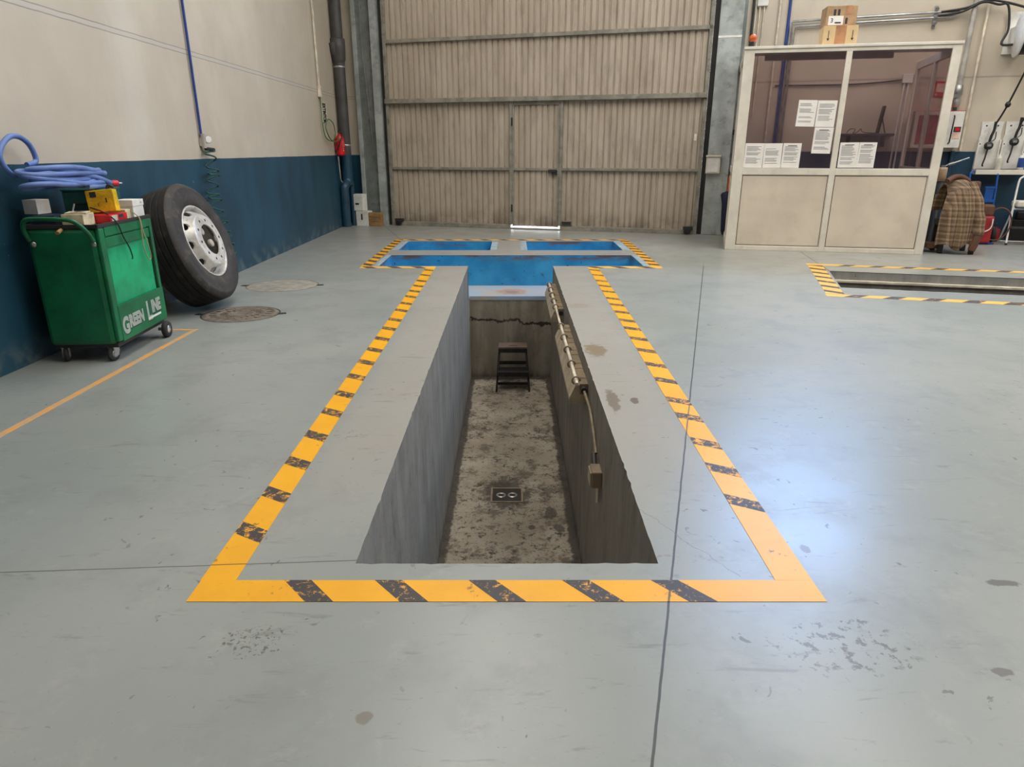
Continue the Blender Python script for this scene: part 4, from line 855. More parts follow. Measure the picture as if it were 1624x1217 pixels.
tag(MB_.b2((-0.12, -0.05, 0.0), (0.12, 0.05, 0.24)).build('wooden_block', 'wood', loc=W(-0.23, -0.24, 0), rot=WR), 'brown wooden block on the floor at the left column foot', 'block')

# grey utility box on the right column and umbrella
t = wall_thing('dispenser_box', 5.775, -0.035, 0.99, label='small cream wall box on the pale grey column', cat='wall box')
MB().b2((-0.11, -0.09, 0), (0.11, 0, 0.27), bev=0.01).build('box_body', 'cream', t)
MB().b2((-0.085, -0.098, 0.02), (0.085, -0.088, 0.235), bev=0.006).build('lid', 'white', t)
MB().b2((-0.118, -0.11, 0.255), (0.118, 0.0, 0.285), bev=0.006).build('hood', 'conduit_cream', t)
t = empty('umbrella', W(6.02, -0.20, 0), (R(-3), R(2), -TH), 'dark navy umbrella leaning between column and booth', 'umbrella')
m = MB(); n = 16; prof = [(0.008, 0.03), (0.03, 0.10), (0.05, 0.35), (0.062, 0.52), (0.095, 0.66), (0.08, 0.69), (0.02, 0.72)]
vs = [(r*(1 + (0.18 if j % 2 else -0.1))*math.cos(2*math.pi*j/n), r*(1 + (0.18 if j % 2 else -0.1))*math.sin(2*math.pi*j/n), h) for r, h in prof for j in range(n)]
m.add(vs, [(i*n+j, i*n+(j+1) % n, (i+1)*n+(j+1) % n, (i+1)*n+j) for i in range(len(prof)-1) for j in range(n)], 0, True); m.build('canopy', 'navy', t)
MB().cyl((0, 0, 0.0), (0, 0, 0.75), 0.006, 0, 8).build('shaft', 'steel', t)
MB().tube(spline([(0, 0, 0.73), (0, 0, 0.90), (0.0, -0.02, 0.95), (0.0, -0.06, 0.94), (0.0, -0.065, 0.90)], 6), 0.014, 0, 10).build('handle', 'orange', t)

# ------------------------------------------------------------------ the glazed booth
BA = R(-11.6); BLOC = Vector((3.06, 9.858, 0)); BL, BD, BH = 2.604, 1.92, 2.60
SHEAR = 0.0745
booth = empty('office_booth', BLOC, (0, 0, BA), 'cream aluminium office booth with glazed upper half', 'booth')
def fr(lo, hi, name='frame'): return MB().b2(lo, hi, 0, 0.006).build(name, 'cream', booth)
fd = 0.05
m = MB()
for lo, hi in [((0, 0, 0), (0.135, fd, BH)), ((2.495, 0, 0), (BL, fd, BH)), ((0.135, 0, 2.555), (2.495, fd, BH)), ((1.262, 0, 0), (1.334, fd, 2.555)), ((0.135, 0, 1.03), (1.262, fd, 1.118)), ((1.334, 0, 1.03), (2.495, fd, 1.118)), ((0.135, 0, 0), (1.262, fd, 0.062)), ((1.334, 0, 0), (2.495, fd, 0.062))]: m.b2(lo, hi, 0, 0.004)
m.build('front_frame', 'cream', booth)
for x in (0.0, BL-fd):
    m = MB()
    for lo, hi in [((x, fd, 0), (x+fd, fd+0.06, BH)), ((x, BD-0.06, 0), (x+fd, BD, BH)), ((x, fd+0.06, 2.50), (x+fd, BD-0.06, BH)), ((x, fd+0.06, 1.03), (x+fd, BD-0.06, 1.118)), ((x, fd+0.06, 0), (x+fd, BD-0.06, 0.08)), ((x, BD/2-0.03, 0.08), (x+fd, BD/2+0.03, 1.03)), ((x, BD/2-0.03, 1.118), (x+fd, BD/2+0.03, 2.50))]: m.b2(lo, hi)
    m.build('side_frame', 'cream', booth)
for x0, x1 in ((0.135, 1.262), (1.334, 2.495)):
    MB().b2((x0, 0.018, 0.062), (x1, 0.03, 1.03)).b2((x0+0.015, 0.012, 0.077), (x1-0.015, 0.019, 1.015), 0, 0.003).b2((x0+0.008, 0.0165, 0.070), (x1-0.008, 0.0185, 1.022), 1).build('lower_panel', ['panel', 'shelf_dark'], booth)
    MB().b2((x0, 0.022, 1.118), (x1, 0.028, 2.555)).build('glass_pane', 'glass', booth)
for x in (0.02, BL-0.03):
    for y0, y1 in ((fd+0.06, BD/2-0.03), (BD/2+0.03, BD-0.06)):
        MB().b2((x, y0, 0.08), (x+0.01, y1, 1.03)).build('lower_panel', 'panel', booth); MB().b2((x, y0, 1.118), (x+0.006, y1, 2.50)).build('glass_pane', 'side_glass', booth)
MB().b2((-0.005, -0.015, BH), (BL+0.005, 0.72, BH+0.035), bev=0.005).build('roof', 'cream', booth)
MB().b2((0.3, 0.62, 2.53), (1.95, 0.68, 2.60)).build('lamp_tube', 'white', booth)
for ch in [x for x in COL.objects if x.parent == booth]:      # side walls follow the hall's axis, the front stands slightly skewed
    for v in ch.data.vertices: v.co.x += SHEAR*max(0.0, v.co.y - 0.03)
bpy.context.view_layer.update()
BM = booth.matrix_basis.copy()
def bw(x, y, z): return BM @ Vector((x, y, z))
def sheet(x0, z0, x1, z1, label, tilt=0.0, hd=False, seed=0):
    rnd = random.Random(seed); w_, h_ = x1-x0, z1-z0
    m = MB().b2((-w_/2, -0.0012, -h_/2), (w_/2, 0.0, h_/2), 0)
    y = h_/2 - 0.04; z_ = 0
    if hd: m.b2((-w_*0.25, -0.0018, h_/2-0.035), (w_*0.25, -0.0012, h_/2-0.026), 2)
    while y > -h_/2 + 0.05:
        if rnd.random() < 0.8:
            ln = w_*(0.55 + 0.25*rnd.random())
            m.b2((-w_*0.4, -0.0018, y-0.006), (-w_*0.4 + ln, -0.0012, y), 1)
        y -= 0.0135
    o = m.build('paper_notice', ['paper', 'ink', 'ink_dark'], loc=bw((x0+x1)/2, 0.0215, (z0+z1)/2), rot=(0, tilt, BA))
    tag(o, label, 'notice', 'paper notices on the booth glass')
sheet(0.139, 1.122, 0.385, 1.44, 'leftmost of the three paper notices along the bottom of the left booth pane', R(0.6), False, 1)
sheet(0.389, 1.122, 0.625, 1.438, 'middle of the three paper notices along the bottom of the left booth pane', R(-0.4), False, 2)
sheet(0.632, 1.122, 0.865, 1.44, 'right of the three paper notices along the bottom of the left booth pane', R(0.6), True, 3)
sheet(0.757, 1.65, 0.992, 1.978, 'paper notice with black mark at upper left of the stepped group of three', R(1.5), False, 4)
sheet(1.000, 1.642, 1.240, 1.970, 'paper notice at upper right of the stepped group, by the mullion', R(0.8), False, 5)
sheet(1.000, 1.308, 1.240, 1.636, 'paper notice with a small stamp hanging lowest of the stepped group', R(1.0), True, 6)
sheet(1.352, 1.128, 1.588, 1.448, 'left paper notice of the pair at the bottom of the right booth pane', R(-0.3), True, 7)
sheet(1.590, 1.128, 1.806, 1.448, 'right paper notice of the pair at the bottom of the right booth pane', R(0.4), True, 8)
# on the booth roof
def lower(m):
    m.b2((0.145, -0.1415, 0), (0.275, -0.139, 0.22), 1); m.b2((0.145, -0.14, 0.2195), (0.275, 0.14, 0.2215), 1)
    for x in (0.065, 0.355): m.b2((x-0.004, -0.142, 0.07), (x+0.004, -0.139, 0.165), 2); m.add([(x-0.018, -0.142, 0.075), (x+0.018, -0.142, 0.075), (x, -0.142, 0.045), (x-0.018, -0.139, 0.075), (x+0.018, -0.139, 0.075), (x, -0.139, 0.045)], [(0, 1, 2), (3, 5, 4), (0, 2, 5, 3), (1, 0, 3, 4), (2, 1, 4, 5)], 2)
m = MB().b2((0, -0.14, 0), (0.415, 0.14, 0.22), 0, 0.003); lower(m)
tag(m.build('cardboard_box', ['card_pale', 'tape', 'ink_dark'], loc=bw(0.955, 0.19, BH+0.036), rot=(0, 0, BA)), 'pale taped carton with arrows, lower one on the booth roof', 'box', 'cartons on the booth roof')
m = MB().b2((0, -0.13, 0), (0.37, 0.13, 0.23), 0, 0.004); m.b2((0.03, -0.133, 0.01), (0.21, -0.129, 0.115), 1); m.b2((0.235, -0.133, 0.13), (0.30, -0.129, 0.23), 3); m.b2((0.235, -0.13, 0.2295), (0.30, 0.13, 0.2315), 3)
for x, z_ in ((0.085, 0.12), (0.135, 0.12), (0.235, 0.02)): m.b2((x, -0.132, z_), (x+0.028, -0.129, z_+0.07), 2)
m.b2((0.11, -0.134, 0.028), (0.185, -0.1325, 0.045), 2)
vs, fs = text_mesh('3', 0.07, 0.0006, 0.001); m.add([(0.055 + v.x, -0.1336 - v.z, 0.04 + v.y) for v in vs], fs, 2)
tag(m.build('cardboard_box', ['card', 'paper', 'ink_dark', 'tape'], loc=bw(0.962, 0.20, BH+0.2575), rot=(0, 0, BA + R(3))), 'brown scuffed carton with white label, upper one on the booth roof', 'box', 'cartons on the booth roof')
t = empty('warning_beacon', bw(0.105, 0.12, BH+0.036), (0, 0, 0), 'round orange beacon on the left corner of the booth roof', 'beacon')
MB().cyl((0, 0, 0), (0, 0, 0.07), 0.022, 0, 14).build('base', 'dark', t)
MB().lathe([(0.001, 0.165), (0.025, 0.158), (0.045, 0.135), (0.052, 0.11), (0.045, 0.085), (0.025, 0.07), (0.001, 0.066)], 0, 24).build('lens', 'orange', t)

# ------------------------------------------------------------------ right back wall
D0 = 0.445
t = wall_thing('wall_shelf', 7.74, D0, 1.56, label='narrow dark shelf on the wall inside the booth', cat='shelf')
MB().b2((-0.1, -0.26, 0.0), (0.68, 0, 0.035), bev=0.004).build('board', 'shelf_dark', t)
for x in (0.05, 0.55): MB().b2((x, -0.2, -0.16), (x+0.02, 0, 0.0)).build('bracket', 'shelf_dark', t)
t = wall_thing('picture_stand', 8.22, D0-0.12, 1.596, label='dark tablet stand edge-on on the shelf in the booth', cat='stand')
MB().box((0, 0, 0.2), (0.028, 0.16, 0.40), 0, (0, R(6), 0), 0.004).build('panel', 'black', t)
MB().tube([(0.02, 0, 0.22), (0.09, 0, 0.004)], 0.008, 0, 8).build('prop', 'dark', t)
tag(MB().tube(spline([(0.0, 0, 0.01), (0.05, 0.02, 0.07), (0.12, 0, 0.06), (0.09, -0.02, 0.01), (0.15, 0, 0.02), (0.2, 0.01, 0.07), (0.22, 0, 0.03), (0.30, -0.01, 0.01), (0.42, 0, 0.008)], 6), 0.006, 0, 6).build('loose_cable', 'wire_dark', loc=W(7.76, D0-0.12, 1.597), rot=WR), 'loose dark cable lying on the shelf inside the booth', 'cable')
t = wall_thing('junction_box', 8.515, D0, 2.32, label='square white junction box on the wall behind the booth glass', cat='junction box')
MB().b2((-0.07, -0.06, 0), (0.07, 0, 0.125), bev=0.008).build('box_body', 'white', t)
for x in (-0.03, 0.03): MB().cyl((x, -0.025, 0.0), (x - 0.02, -0.025, -2.25), 0.013, 0, 8).build('conduit', 'white', t)
MB().tube(spline([(-0.07, -0.02, 0.05), (-0.4, -0.02, 0.02), (-0.9, -0.02, 0.0), (-1.9, -0.02, 0.01)], 5), 0.010, 0, 8).build('cable', 'wire_dark', t)
# fire hose cabinet: red glazed front and a white end compartment
t = wall_thing('fire_hose_cabinet', 8.68, D0, 1.385, label='white fire hose cabinet with red front on the right wall beside the booth', cat='fire cabinet')
MB().b2((0, -0.17, 0), (0.67, 0, 0.52), bev=0.006).build('cabinet_body', 'white', t)
m = MB()
for lo, hi in [((0, -0.185, 0), (0.47, -0.17, 0.05)), ((0, -0.185, 0.47), (0.47, -0.17, 0.52)), ((0, -0.185, 0.05), (0.05, -0.17, 0.47)), ((0.42, -0.185, 0.05), (0.47, -0.17, 0.47))]: m.b2(lo, hi)
m.build('door_frame', 'cream', t)
MB().b2((0.05, -0.176, 0.05), (0.42, -0.17, 0.47)).build('glazed_front', 'cab_glass', t)
MB().b2((0.0, -0.172, 0.52), (0.67, 0, 0.527)).build('top_trim', 'red', t)
MB().tube([(0.515, -0.175, 0.06), (0.52, -0.20, 0.08), (0.53, -0.20, 0.44), (0.53, -0.175, 0.46)], 0.010, 0, 8).build('pull_handle', 'black', t)
m = MB(); m.b2((0.555, -0.175, 0.225), (0.65, -0.169, 0.30), 0); m.b2((0.575, -0.178, 0.24), (0.635, -0.174, 0.285), 1); m.b2((0.55, -0.174, 0.13), (0.645, -0.169, 0.215), 2); m.build('label_plate', ['dark', 'red', 'salmon'], t)
t = wall_thing('fire_hose_sign', 8.905, D0, 2.115, label='red and white pictogram sign above the fire cabinet, behind the booth glass', cat='sign')
MB().b2((0, -0.006, 0), (0.17, 0, 0.22)).build('plate', 'red', t)
m = MB(); m.b2((0.035, -0.009, 0.07), (0.14, -0.005, 0.19), 0); m.b2((0.03, -0.009, 0.025), (0.06, -0.005, 0.05), 0); m.build('pictogram', 'salmon', t)
# vertical pipes
t = wall_thing('water_pipe', 9.225, D0-0.07, 0, label='fat grey pipe down the right wall beside the booth', cat='pipe')
MB().cyl((0, 0, 2.14), (0, 0, 7), 0.036, 0, 16).build('pipe_body', 'conduit', t)
MB().lathe([(0.036, 2.28), (0.055, 2.26), (0.06, 2.14), (0.042, 2.10), (0.055, 2.06), (0.05, 1.98), (0.036, 1.96)], 0, 18).box((-0.04, -0.03, 2.12), (0.06, 0.05, 0.05)).build('valve', 'steel', t)
MB().cyl((0, 0, 1.915), (-0.01, 0, 2.0), 0.03, 0, 14).build('lower_pipe', 'teal', t)
tag(MB().cyl((0, 0, 1.34), (-0.02, 0, 7), 0.020, 0, 12).build('thin_conduit', 'conduit_cream', loc=W(9.42, D0-0.03, 0), rot=WR), 'thin pale conduit right of the fat grey pipe', 'conduit')
tag(MB().cyl((0, 0, 0.02), (0, 0, 1.34), 0.03, 0, 12).build('painted_pipe', 'pipe_navy', loc=W(9.32, D0-0.035, 0), rot=WR), 'navy painted pipe low on the wall under the fire cabinet', 'pipe')
# horizontal tubes, clamp and cable bundle
for z_, dd_, s0, lb in ((3.235, 0.05, 6.75, 'top'), (3.165, 0.05, 6.80, 'lower')):
    pts = [(0, 0, -3.1), (0, 0, -0.02), (0.02, 0, 0.0), (2.3 if lb == 'top' else 2.2, 0, 0.04)]
    tag(MB().tube(pts, 0.016, 0, 10).build('steel_conduit', 'steel', loc=W(s0, D0-dd_, z_), rot=WR), 'bent steel conduit along the right wall, the %s one of the pair' % lb, 'conduit', 'steel conduits over the booth')
t = wall_thing('pipe_clamp', 8.74, D0, 3.21, label='upright clamp holding the conduits on the right wall', cat='clamp')
MB().b2((-0.02, -0.035, -0.14), (0.02, 0, 0.15)).build('bracket', 'steel', t)
for z_ in (-0.09, 0.0, 0.10): MB().cyl((0, -0.075, z_), (0, -0.03, z_), 0.026, 0, 12).build('clip', 'chrome', t)
for k, (dz, c2) in enumerate(((0.0, 0.06), (-0.05, -0.04))):
    pts = spline([W(8.8 - 0.05*k, D0-0.06, 3.27 + dz), W(9.05, D0-0.10, 3.28 + dz*0.6), W(9.3, D0-0.13, 3.36), W(9.5, D0-0.14, 3.37 + dz), W(9.62, D0-0.15, 3.30), W(9.68, D0-0.16, 3.05 + dz), W(9.62, D0-0.2, 2.80), W(9.75, D0-0.25, 2.78)] if k else [W(8.8, D0-0.06, 3.27), W(9.1, D0-0.10, 3.30), W(9.35, D0-0.13, 3.38), W(9.6, D0-0.14, 3.34), W(9.85, D0-0.2, 3.25)], 8)
    tag(MB().tube(pts, 0.016, 0, 8).build('black_cable', 'black'), ('thick black cable sagging from the clamp to the reel top', 'thick black cable curling down to the reel hub')[k], 'cable')
# hose reel, seen nearly edge on
t = empty('hose_reel', W(9.86, D0-0.38, 2.88), (0, 0, -TH), 'white wall-mounted hose reel with black hose at the right edge', 'hose reel')
RX = Matrix.Rotation(R(-4), 4, 'Z') @ Matrix.Rotation(R(90), 4, 'Y')
m = MB().lathe([(0.001, -0.13), (0.10, -0.13), (0.12, -0.12), (0.27, -0.11), (0.29, -0.10), (0.29, -0.09), (0.10, -0.10), (0.09, -0.09)], 0, 40, RX).lathe([(0.09, 0.09), (0.27, 0.10), (0.29, 0.10), (0.29, 0.11), (0.001, 0.12)], 0, 40, RX).lathe([(0.09, -0.1), (0.09, 0.1)], 0, 30, RX)
m.build('drum', 'white', t)
MB().lathe([(0.095, -0.088), (0.23, -0.088), (0.25, -0.05), (0.25, 0.05), (0.23, 0.088), (0.095, 0.088)], 0, 36, RX).build('wound_hose', 'black', t)
MB().b2((-0.12, 0.08, -0.10), (-0.02, 0.36, 0.14), bev=0.01).b2((-0.16, 0.34, -0.2), (0.1, 0.37, 0.35)).build('wall_bracket', 'white', t)
def oil_hose(top, ball, end, label, label2=None):
    o = MB().tube(spline([top, ball, end], 8), 0.013, 0, 8).build('hanging_hose', 'black'); tag(o, label, 'hose', 'oil hoses hanging over the drip trays')
    p = ball; MB().lathe([(0.001, 0.045), (0.028, 0.032), (0.04, 0.0), (0.028, -0.032), (0.001, -0.045)], 0, 16, Matrix.Translation(p)).build('stop_ball', 'black', o)
oil_hose(W(9.99, D0-0.42, 2.66), W(9.87, D0-0.20, 1.985), W(9.80, D0-0.10, 1.72), 'left black oil hose with stop ball hanging from the reel')
oil_hose(W(10.32, D0-0.42, 2.72), W(10.19, D0-0.20, 1.98), W(10.12, D0-0.10, 1.72), 'right black oil hose hanging at the right edge of the wall')
def drip_panel(s0, label):
    t = wall_thing('drip_tray', s0, D0, 1.08, label=label, cat='drip tray', group='white drip trays on the wall')
    MB().prism([(-0.14, 0), (0.15, 0), (0.15, 0.42), (0.14, 0.50), (0.15, 0.68), (-0.14, 0.68), (-0.125, 0.5), (-0.14, 0.42)], 0, 0.012, 0, Matrix(((1, 0, 0, 0), (0, 0, -1, -0.001), (0, 1, 0, 0), (0, 0, 0, 1)))).build('back_plate', 'white', t)
    MB().b2((-0.145, -0.055, 0.0), (-0.13, 0, 0.42)).build('side_flange', 'white', t); MB().b2((0.14, -0.055, 0.0), (0.155, 0, 0.42)).build('side_flange', 'white', t)
    for x in (-0.07, 0.08): MB().cyl((x, -0.018, 0.62), (x, -0.010, 0.62), 0.012, 0, 10).build('screw', 'dark', t)
    MB().cyl((-0.11, -0.018, 0.36), (-0.11, -0.010, 0.36), 0.010, 0, 10).build('screw', 'dark', t)
drip_panel(9.785, 'left white drip tray plate behind an oil gun'); drip_panel(10.105, 'right white drip tray plate behind an oil gun')
def oil_gun(s0, z_, label):
    t = wall_thing('oil_gun', s0, D0-0.075, z_, label=label, cat='oil gun', group='oil dispensing guns')
    MB().lathe([(0.001, -0.03), (0.05, -0.03), (0.058, -0.02), (0.058, 0.02), (0.05, 0.028), (0.001, 0.03)], 0, 22, Matrix.Rotation(R(90), 4, 'X')).build('meter', 'black', t)
    MB().b2((-0.026, -0.034, -0.012), (0.026, -0.029, 0.022)).build('display', 'ink', t)
    MB().tube(spline([(0.0, 0, 0.05), (0.01, 0, 0.14), (0.03, 0, 0.22), (0.035, 0.01, 0.34)], 5), 0.019, 0, 10).build('grip', 'black', t)
    MB().tube(spline([(0.02, -0.02, 0.06), (0.06, -0.02, 0.10), (0.055, -0.02, 0.20)], 5), 0.007, 0, 6).build('trigger', 'black', t)
    MB().tube(spline([(-0.005, 0, -0.05), (-0.015, 0, -0.18), (-0.03, 0, -0.27), (-0.02, 0, -0.30)], 5), 0.012, 0, 8).build('nozzle', 'dark', t)
oil_gun(9.775, 1.415, 'left black oil gun with round meter on its white plate'); oil_gun(10.10, 1.47, 'right black oil gun with round meter on its white plate')
t = wall_thing('wall_shelf', 9.96, D0, 1.0, label='small white shelf under the drip trays', cat='shelf')
MB().b2((-0.32, -0.20, 0), (0.35, 0, 0.072), bev=0.005).build('board', 'cream', t)
MB().b2((-0.30, -0.19, 0.071), (0.33, -0.01, 0.0735)).build('oil_film', 'oil_dark', t)
def bottle(s0, mats, label, h=0.20):
    t = wall_thing('bottle', s0, D0-0.15, 1.0745, label=label, cat='bottle')
    MB().lathe([(0.001, 0), (0.042, 0), (0.045, 0.006), (0.045, h*0.72), (0.036, h*0.82), (0.016, h*0.88), (0.016, h*0.92)], 0, 24).build('bottle_body', mats[0], t)
    if mats[1]: MB().lathe([(0.0455, 0.03), (0.0462, 0.032), (0.0462, h*0.68), (0.0455, h*0.69)], 0, 24).build('label_band', mats[1], t)
    MB().lathe([(0.019, h*0.88), (0.019, h*1.0), (0.001, h*1.0)], 0, 18).build('cap', mats[2], t)
bottle(10.23, ['white', 'bottle_blue', 'white'], 'white bottle with blue label on the shelf under the trays', 0.24); bottle(9.93, ['clear', None, 'cream'], 'translucent beige bottle on the shelf between the oil guns', 0.22)
# pipes and boxes left of the wall, above the booth
t = wall_thing('junction_box', 6.30, D0, 3.47, label='white junction box with two conduits high beside the right column', cat='junction box')
MB().b2((-0.08, -0.06, 0), (0.08, 0, 0.16), bev=0.008).build('box_body', 'white', t)
for x in (-0.035, 0.03): MB().cyl((x, -0.025, 0), (x-0.01, -0.025, -1.6), 0.011, 0, 8).build('conduit', 'conduit_cream', t)
for i, (s0, r_, mt, lb) in enumerate(((6.17, 0.014, 'dark', 'thin dark conduit in the corner by the right column'), (6.205, 0.012, 'conduit_cream', 'thin cream conduit in the corner by the right column'), (6.56, 0.017, 'conduit_cream', 'cream conduit left of the blue pipe above the booth'), (6.705, 0.022, 'pipe_blue', 'blue air pipe rising behind the booth'))):
    tag(MB().cyl((0, 0, 1.4), (0.0, 0, 7), r_, 0, 10).build('wall_pipe' if i == 3 else 'conduit_pipe', mt, loc=W(s0, D0-0.03, 0), rot=WR), lb, 'pipe' if i == 3 else 'conduit')

# ------------------------------------------------------------------ things on the floor at the right
# chair under the plaid shirt
CH = W(9.10, -1.20, 0)
t = empty('workshop_chair', CH, (0, 0, -TH), 'dark low chair under a plaid shirt beside the booth', 'chair')
MB().b2((-0.24, -0.2, 0.36), (0.22, 0.22, 0.44), bev=0.02).build('seat', 'black', t)
MB().box((0.05, 0.16, 0.72), (0.38, 0.07, 0.46), 0, (R(-6), 0, 0), 0.03).build('backrest', 'brown', t)
for x in (-0.2, 0.18):
    for y in (-0.17, 0.18): MB().b2((x-0.03, y-0.03, 0), (x+0.03, y+0.03, 0.37), bev=0.008).build('leg', 'black', t)
MB().b2((-0.36, -0.13, 0.055), (-0.18, 0.1, 0.13), bev=0.01).build('foot_plate', 'brown', t)
# shirt: a draped shell over the backrest, with folds, and a hanging sleeve
def shell(fn, nu, nv, th=0.012):
    m = MB(); vs = [fn(i/nu, j/nv) for j in range(nv+1) for i in range(nu+1)]
    ids = lambda i, j: j*(nu+1)+i
    fs = [(ids(i, j), ids(i+1, j), ids(i+1, j+1), ids(i, j+1)) for j in range(nv) for i in range(nu)]
    m.add(vs, fs, 0, True); return m
prof = [(-0.27, -0.31, 0.13), (-0.27, -0.30, 0.35), (-0.25, -0.28, 0.60), (-0.20, -0.20, 0.86), (-0.12, -0.02, 0.975), (-0.04, 0.14, 0.985), (0.0, 0.25, 0.90), (0.0, 0.29, 0.55)]
def shirt_fn(u, v):
    k = v*(len(prof)-1); i = min(int(k), len(prof)-2); f = k-i; a, b = prof[i], prof[i+1]
    y = a[1] + (b[1]-a[1])*f; z = a[2] + (b[2]-a[2])*f
    half = 0.235 - 0.06*max(0, (z-0.55)/0.4)
    x = -half + 2*half*u + 0.03*(z-0.5)
    fold = 0.022*math.sin(u*17 + v*3)*max(0, 1-v*1.4) + 0.012*math.sin(u*31)*max(0, 1-v*1.6)
    z2 = z - 0.10*abs(u-0.45)**2*4*(1 if z > 0.8 else 0.2) + (0.05*math.sin(u*9)*(1 if v < 0.02 else 0)) + (0.09*(1-u) if v < 0.1 else 0)*(-0.3)
    return (x, y + fold - 0.05*math.cos((u-0.5)*3) + 0.05 + (0.10*(u-0.5)**2), z2)
sh_ = shell(shirt_fn, 48, 44).build('plaid_shirt', 'plaid', loc=CH - U*0.05, rot=(0, 0, -TH), norm=False)
md = sh_.modifiers.new('thickness', 'SOLIDIFY'); md.thickness = 0.008
tag(sh_, 'brown plaid shirt draped over the dark chair, sleeve hanging', 'shirt')
slv = spline([(0.10, -0.02, 0.90), (0.17, -0.12, 0.76), (0.215, -0.19, 0.56), (0.245, -0.23, 0.38), (0.24, -0.24, 0.27)], 8)
MB().tube(slv, [0.070 + 0.006*math.sin(i*0.7) for i in range(len(slv)-3)] + [0.075, 0.068, 0.06], 0, 18).build('sleeve', 'plaid', sh_)
MB().tube(spline([(0.245, -0.235, 0.30), (0.235, -0.245, 0.20), (0.21, -0.24, 0.06)], 5), [0.062, 0.06, 0.056, 0.055, 0.054, 0.05, 0.05, 0.05, 0.05, 0.048, 0.045], 0, 16).build('cuff', 'brown', sh_)
MB().tube(spline([(-0.19, -0.05, 0.95), (-0.10, 0.03, 1.0), (0.0, 0.05, 1.005), (0.10, 0.07, 0.95)], 6), 0.035, 0, 12).build('collar', 'brown', sh_)
# oil drum with a pump behind the chair
t = empty('grease_pump', W(8.93, -0.70, 0), (0, 0, -TH), 'slim beige grease pump with a steel lever behind the chair', 'pump')
MB().lathe([(0.001, 0), (0.1, 0), (0.1, 0.02), (0.055, 0.03), (0.055, 0.93), (0.001, 0.93)], 0, 32).build('stand', 'black', t)
MB().lathe([(0.001, 0.93), (0.06, 0.93), (0.06, 1.08), (0.055, 1.12), (0.001, 1.12)], 0, 32).build('drum', 'barrel', t)
MB().cyl((0, 0, 1.12), (0, 0, 1.15), 0.03, 0, 14).build('pump_body', 'steel', t)
MB().cyl((0.0, 0, 1.13), (0.30, 0, 1.25), 0.010, 0, 8).box((0.09, 0, 1.165), (0.09, 0.05, 0.035), 0, (0, R(-20), 0), 0.01).build('lever', 'steel', t)
# blue hand truck with a red load
t = empty('hand_truck', W(9.76, 0.12, 0), (0, 0, -TH), 'blue tubular hand truck parked against the wall under the shelf', 'hand truck')
def hb(pts, r=0.014, n=10): return MB().tube(spline(pts, 6), r, 0, n)
hb([(-0.19, -0.02, 0.06), (-0.19, 0.06, 0.5), (-0.185, 0.13, 0.97), (-0.16, 0.145, 1.03), (-0.1, 0.15, 1.045), (0.1, 0.15, 1.045), (0.16, 0.145, 1.03), (0.185, 0.13, 0.97), (0.19, 0.06, 0.5), (0.19, -0.02, 0.06)]).build('frame', 'truck_blue', t)
for z_, y_ in ((0.62, 0.07), (0.2, 0.0)): MB().b2((-0.19, y_-0.015, z_-0.02), (0.19, y_+0.015, z_+0.02)).build('crossbar', 'truck_blue', t)
for x in (-0.10, 0.10): MB().b2((x-0.055, 0.06, 0.64), (x+0.055, 0.09, 0.82)).b2((x-0.07, 0.055, 0.80), (x+0.07, 0.095, 0.83)).build('plate', 'truck_blue', t)
MB().b2((-0.2, -0.26, 0.01), (0.2, -0.02, 0.022)).build('toe_plate', 'truck_blue', t)
for x in (-0.25, 0.25):
    Mx = Matrix.Translation((x, 0.05, 0.125)) @ Matrix.Rotation(R(90), 4, 'Y')
    w_ = MB().lathe([(0.03, -0.03), (0.08, -0.035), (0.115, -0.025), (0.125, 0), (0.115, 0.025), (0.08, 0.035), (0.03, 0.03)], 0, 32, Mx, True).build('wheel', 'rubber', t)
    MB().lathe([(0.001, -0.032), (0.06, -0.03), (0.075, 0), (0.06, 0.03), (0.001, 0.032)], 0, 24, Mx).build('wheel_hub', 'dark', w_)
t = empty('red_compressor', W(9.76, -0.02, 0.023), (0, 0, -TH), 'red machine with dark top carried on the blue hand truck', 'compressor')
MB().b2((-0.15, -0.17, 0), (0.13, 0.03, 0.40), bev=0.03).build('body', 'red_dull', t)
MB().b2((-0.13, -0.15, 0.39), (0.11, 0.03, 0.56), bev=0.03).build('motor_cover', 'brown', t)
MB().tube(spline([(0.10, -0.18, 0.36), (0.09, -0.20, 0.24), (0.03, -0.20, 0.18), (-0.06, -0.19, 0.17)], 6), 0.008, 0, 8).build('handle', 'white', t)
ring = [(0.16 + 0.17*math.cos(a), -0.10 - 0.02*math.sin(a), 0.30 + 0.24*math.sin(a)) for a in [2*math.pi*j/28 for j in range(28)]]
tag(MB().tube([W(9.80, -0.02, 0.0) + U*(p[0]) + V*(p[1]+0.0) + Vector((0, 0, p[2])) for p in ring], 0.011, 0, 8, closed=True).build('hose_loop', 'brown'), 'dark brown hose loop hung on the hand truck', 'hose')
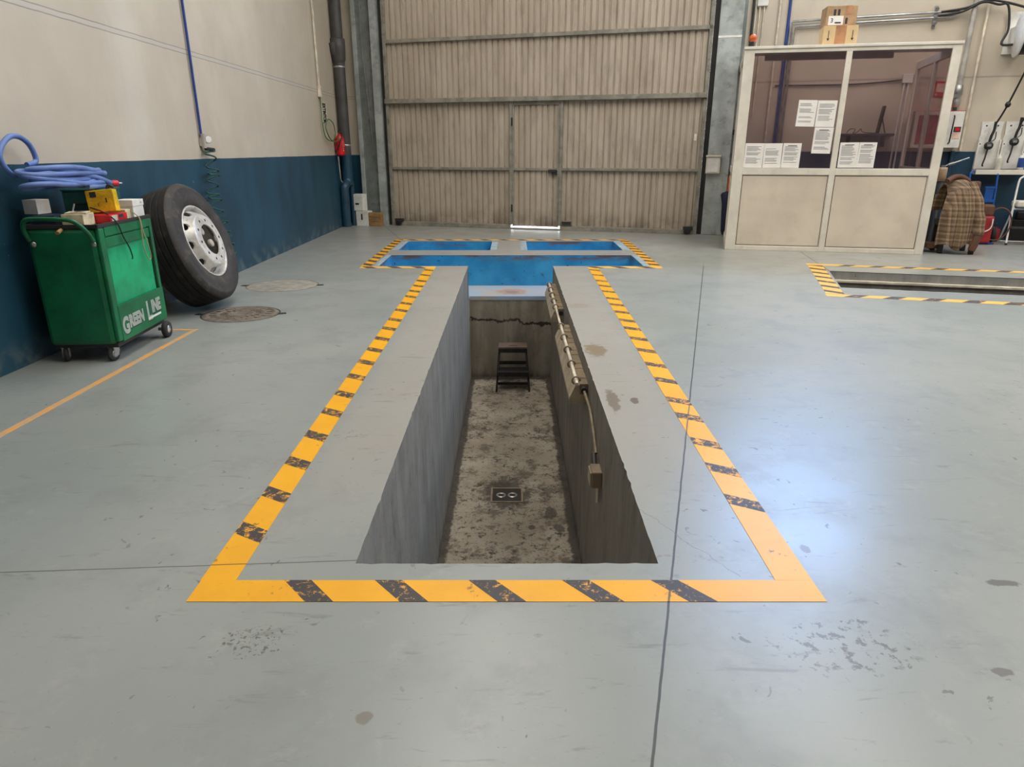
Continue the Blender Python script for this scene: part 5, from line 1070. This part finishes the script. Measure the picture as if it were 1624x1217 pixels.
# white folding steps at the right edge
t = empty('folding_steps', W(10.42, 0.02, 0), (0, 0, -TH), 'white tubular folding steps at the right edge of the hall', 'folding steps')
for y, sgn in ((-0.10, 0), (0.25, 1)):
    pass
hb([(-0.30, -0.16, 0.0), (-0.27, -0.03, 0.52), (-0.24, 0.06, 0.90), (-0.20, 0.075, 0.97), (-0.12, 0.08, 1.0), (0.12, 0.08, 1.0), (0.20, 0.075, 0.97), (0.24, 0.06, 0.90), (0.27, -0.03, 0.52), (0.30, -0.16, 0.0)], 0.014).build('front_frame', 'white', t)
hb([(-0.26, -0.03, 0.54), (-0.27, 0.12, 0.22), (-0.26, 0.24, 0.03), (-0.22, 0.25, 0.014), (0.22, 0.25, 0.014), (0.26, 0.24, 0.03), (0.27, 0.12, 0.22), (0.26, -0.03, 0.54)], 0.012).build('rear_frame', 'white', t)
MB().b2((-0.25, -0.10, 0.55), (0.25, 0.14, 0.64), bev=0.02).build('seat_step', 'cream', t)
MB().cyl((-0.27, -0.03, 0.52), (0.27, -0.03, 0.52), 0.012, 0, 10).build('crossbar', 'white', t)
MB().b2((-0.27, -0.17, 0.24), (0.27, -0.03, 0.265), bev=0.006).build('lower_step', 'dark', t)
for x in (-0.30, 0.30): MB().cyl((x, -0.16, -0.0), (x, -0.157, 0.03), 0.018, 0, 12).build('rubber_foot', 'dark', t)
tag(MB().lathe([(0.001, 0), (0.07, 0), (0.075, 0.01), (0.075, 0.17), (0.06, 0.19), (0.02, 0.2), (0.02, 0.22), (0.001, 0.22)], 0, 24).build('red_can', 'red_dull', loc=W(10.11, 0.36, 0)), 'small red can on the floor behind the white steps', 'can')
tag(MB().b2((-0.25, -0.06, 0), (0.4, 0.06, 0.34), bev=0.02).b2((-0.2, -0.05, 0.34), (0.2, 0.05, 0.46), 0, 0.02).build('dark_box', 'black', loc=W(10.55, 0.375, 0), rot=WR), 'low black box behind the white steps', 'machine')  # black box filling the dark area behind the steps

# ------------------------------------------------------------------ view
SC.view_settings.view_transform = 'Standard'; SC.view_settings.look = 'None'; SC.view_settings.gamma = 1.0; SC.view_settings.use_curve_mapping = False
SC.view_settings.exposure = -0.12
SC.cycles.max_bounces = 10; SC.cycles.diffuse_bounces = 5; SC.cycles.transparent_max_bounces = 12
SC.cycles.sample_clamp_indirect = 6.0
try: SC.cycles.use_denoising = True
except Exception: pass
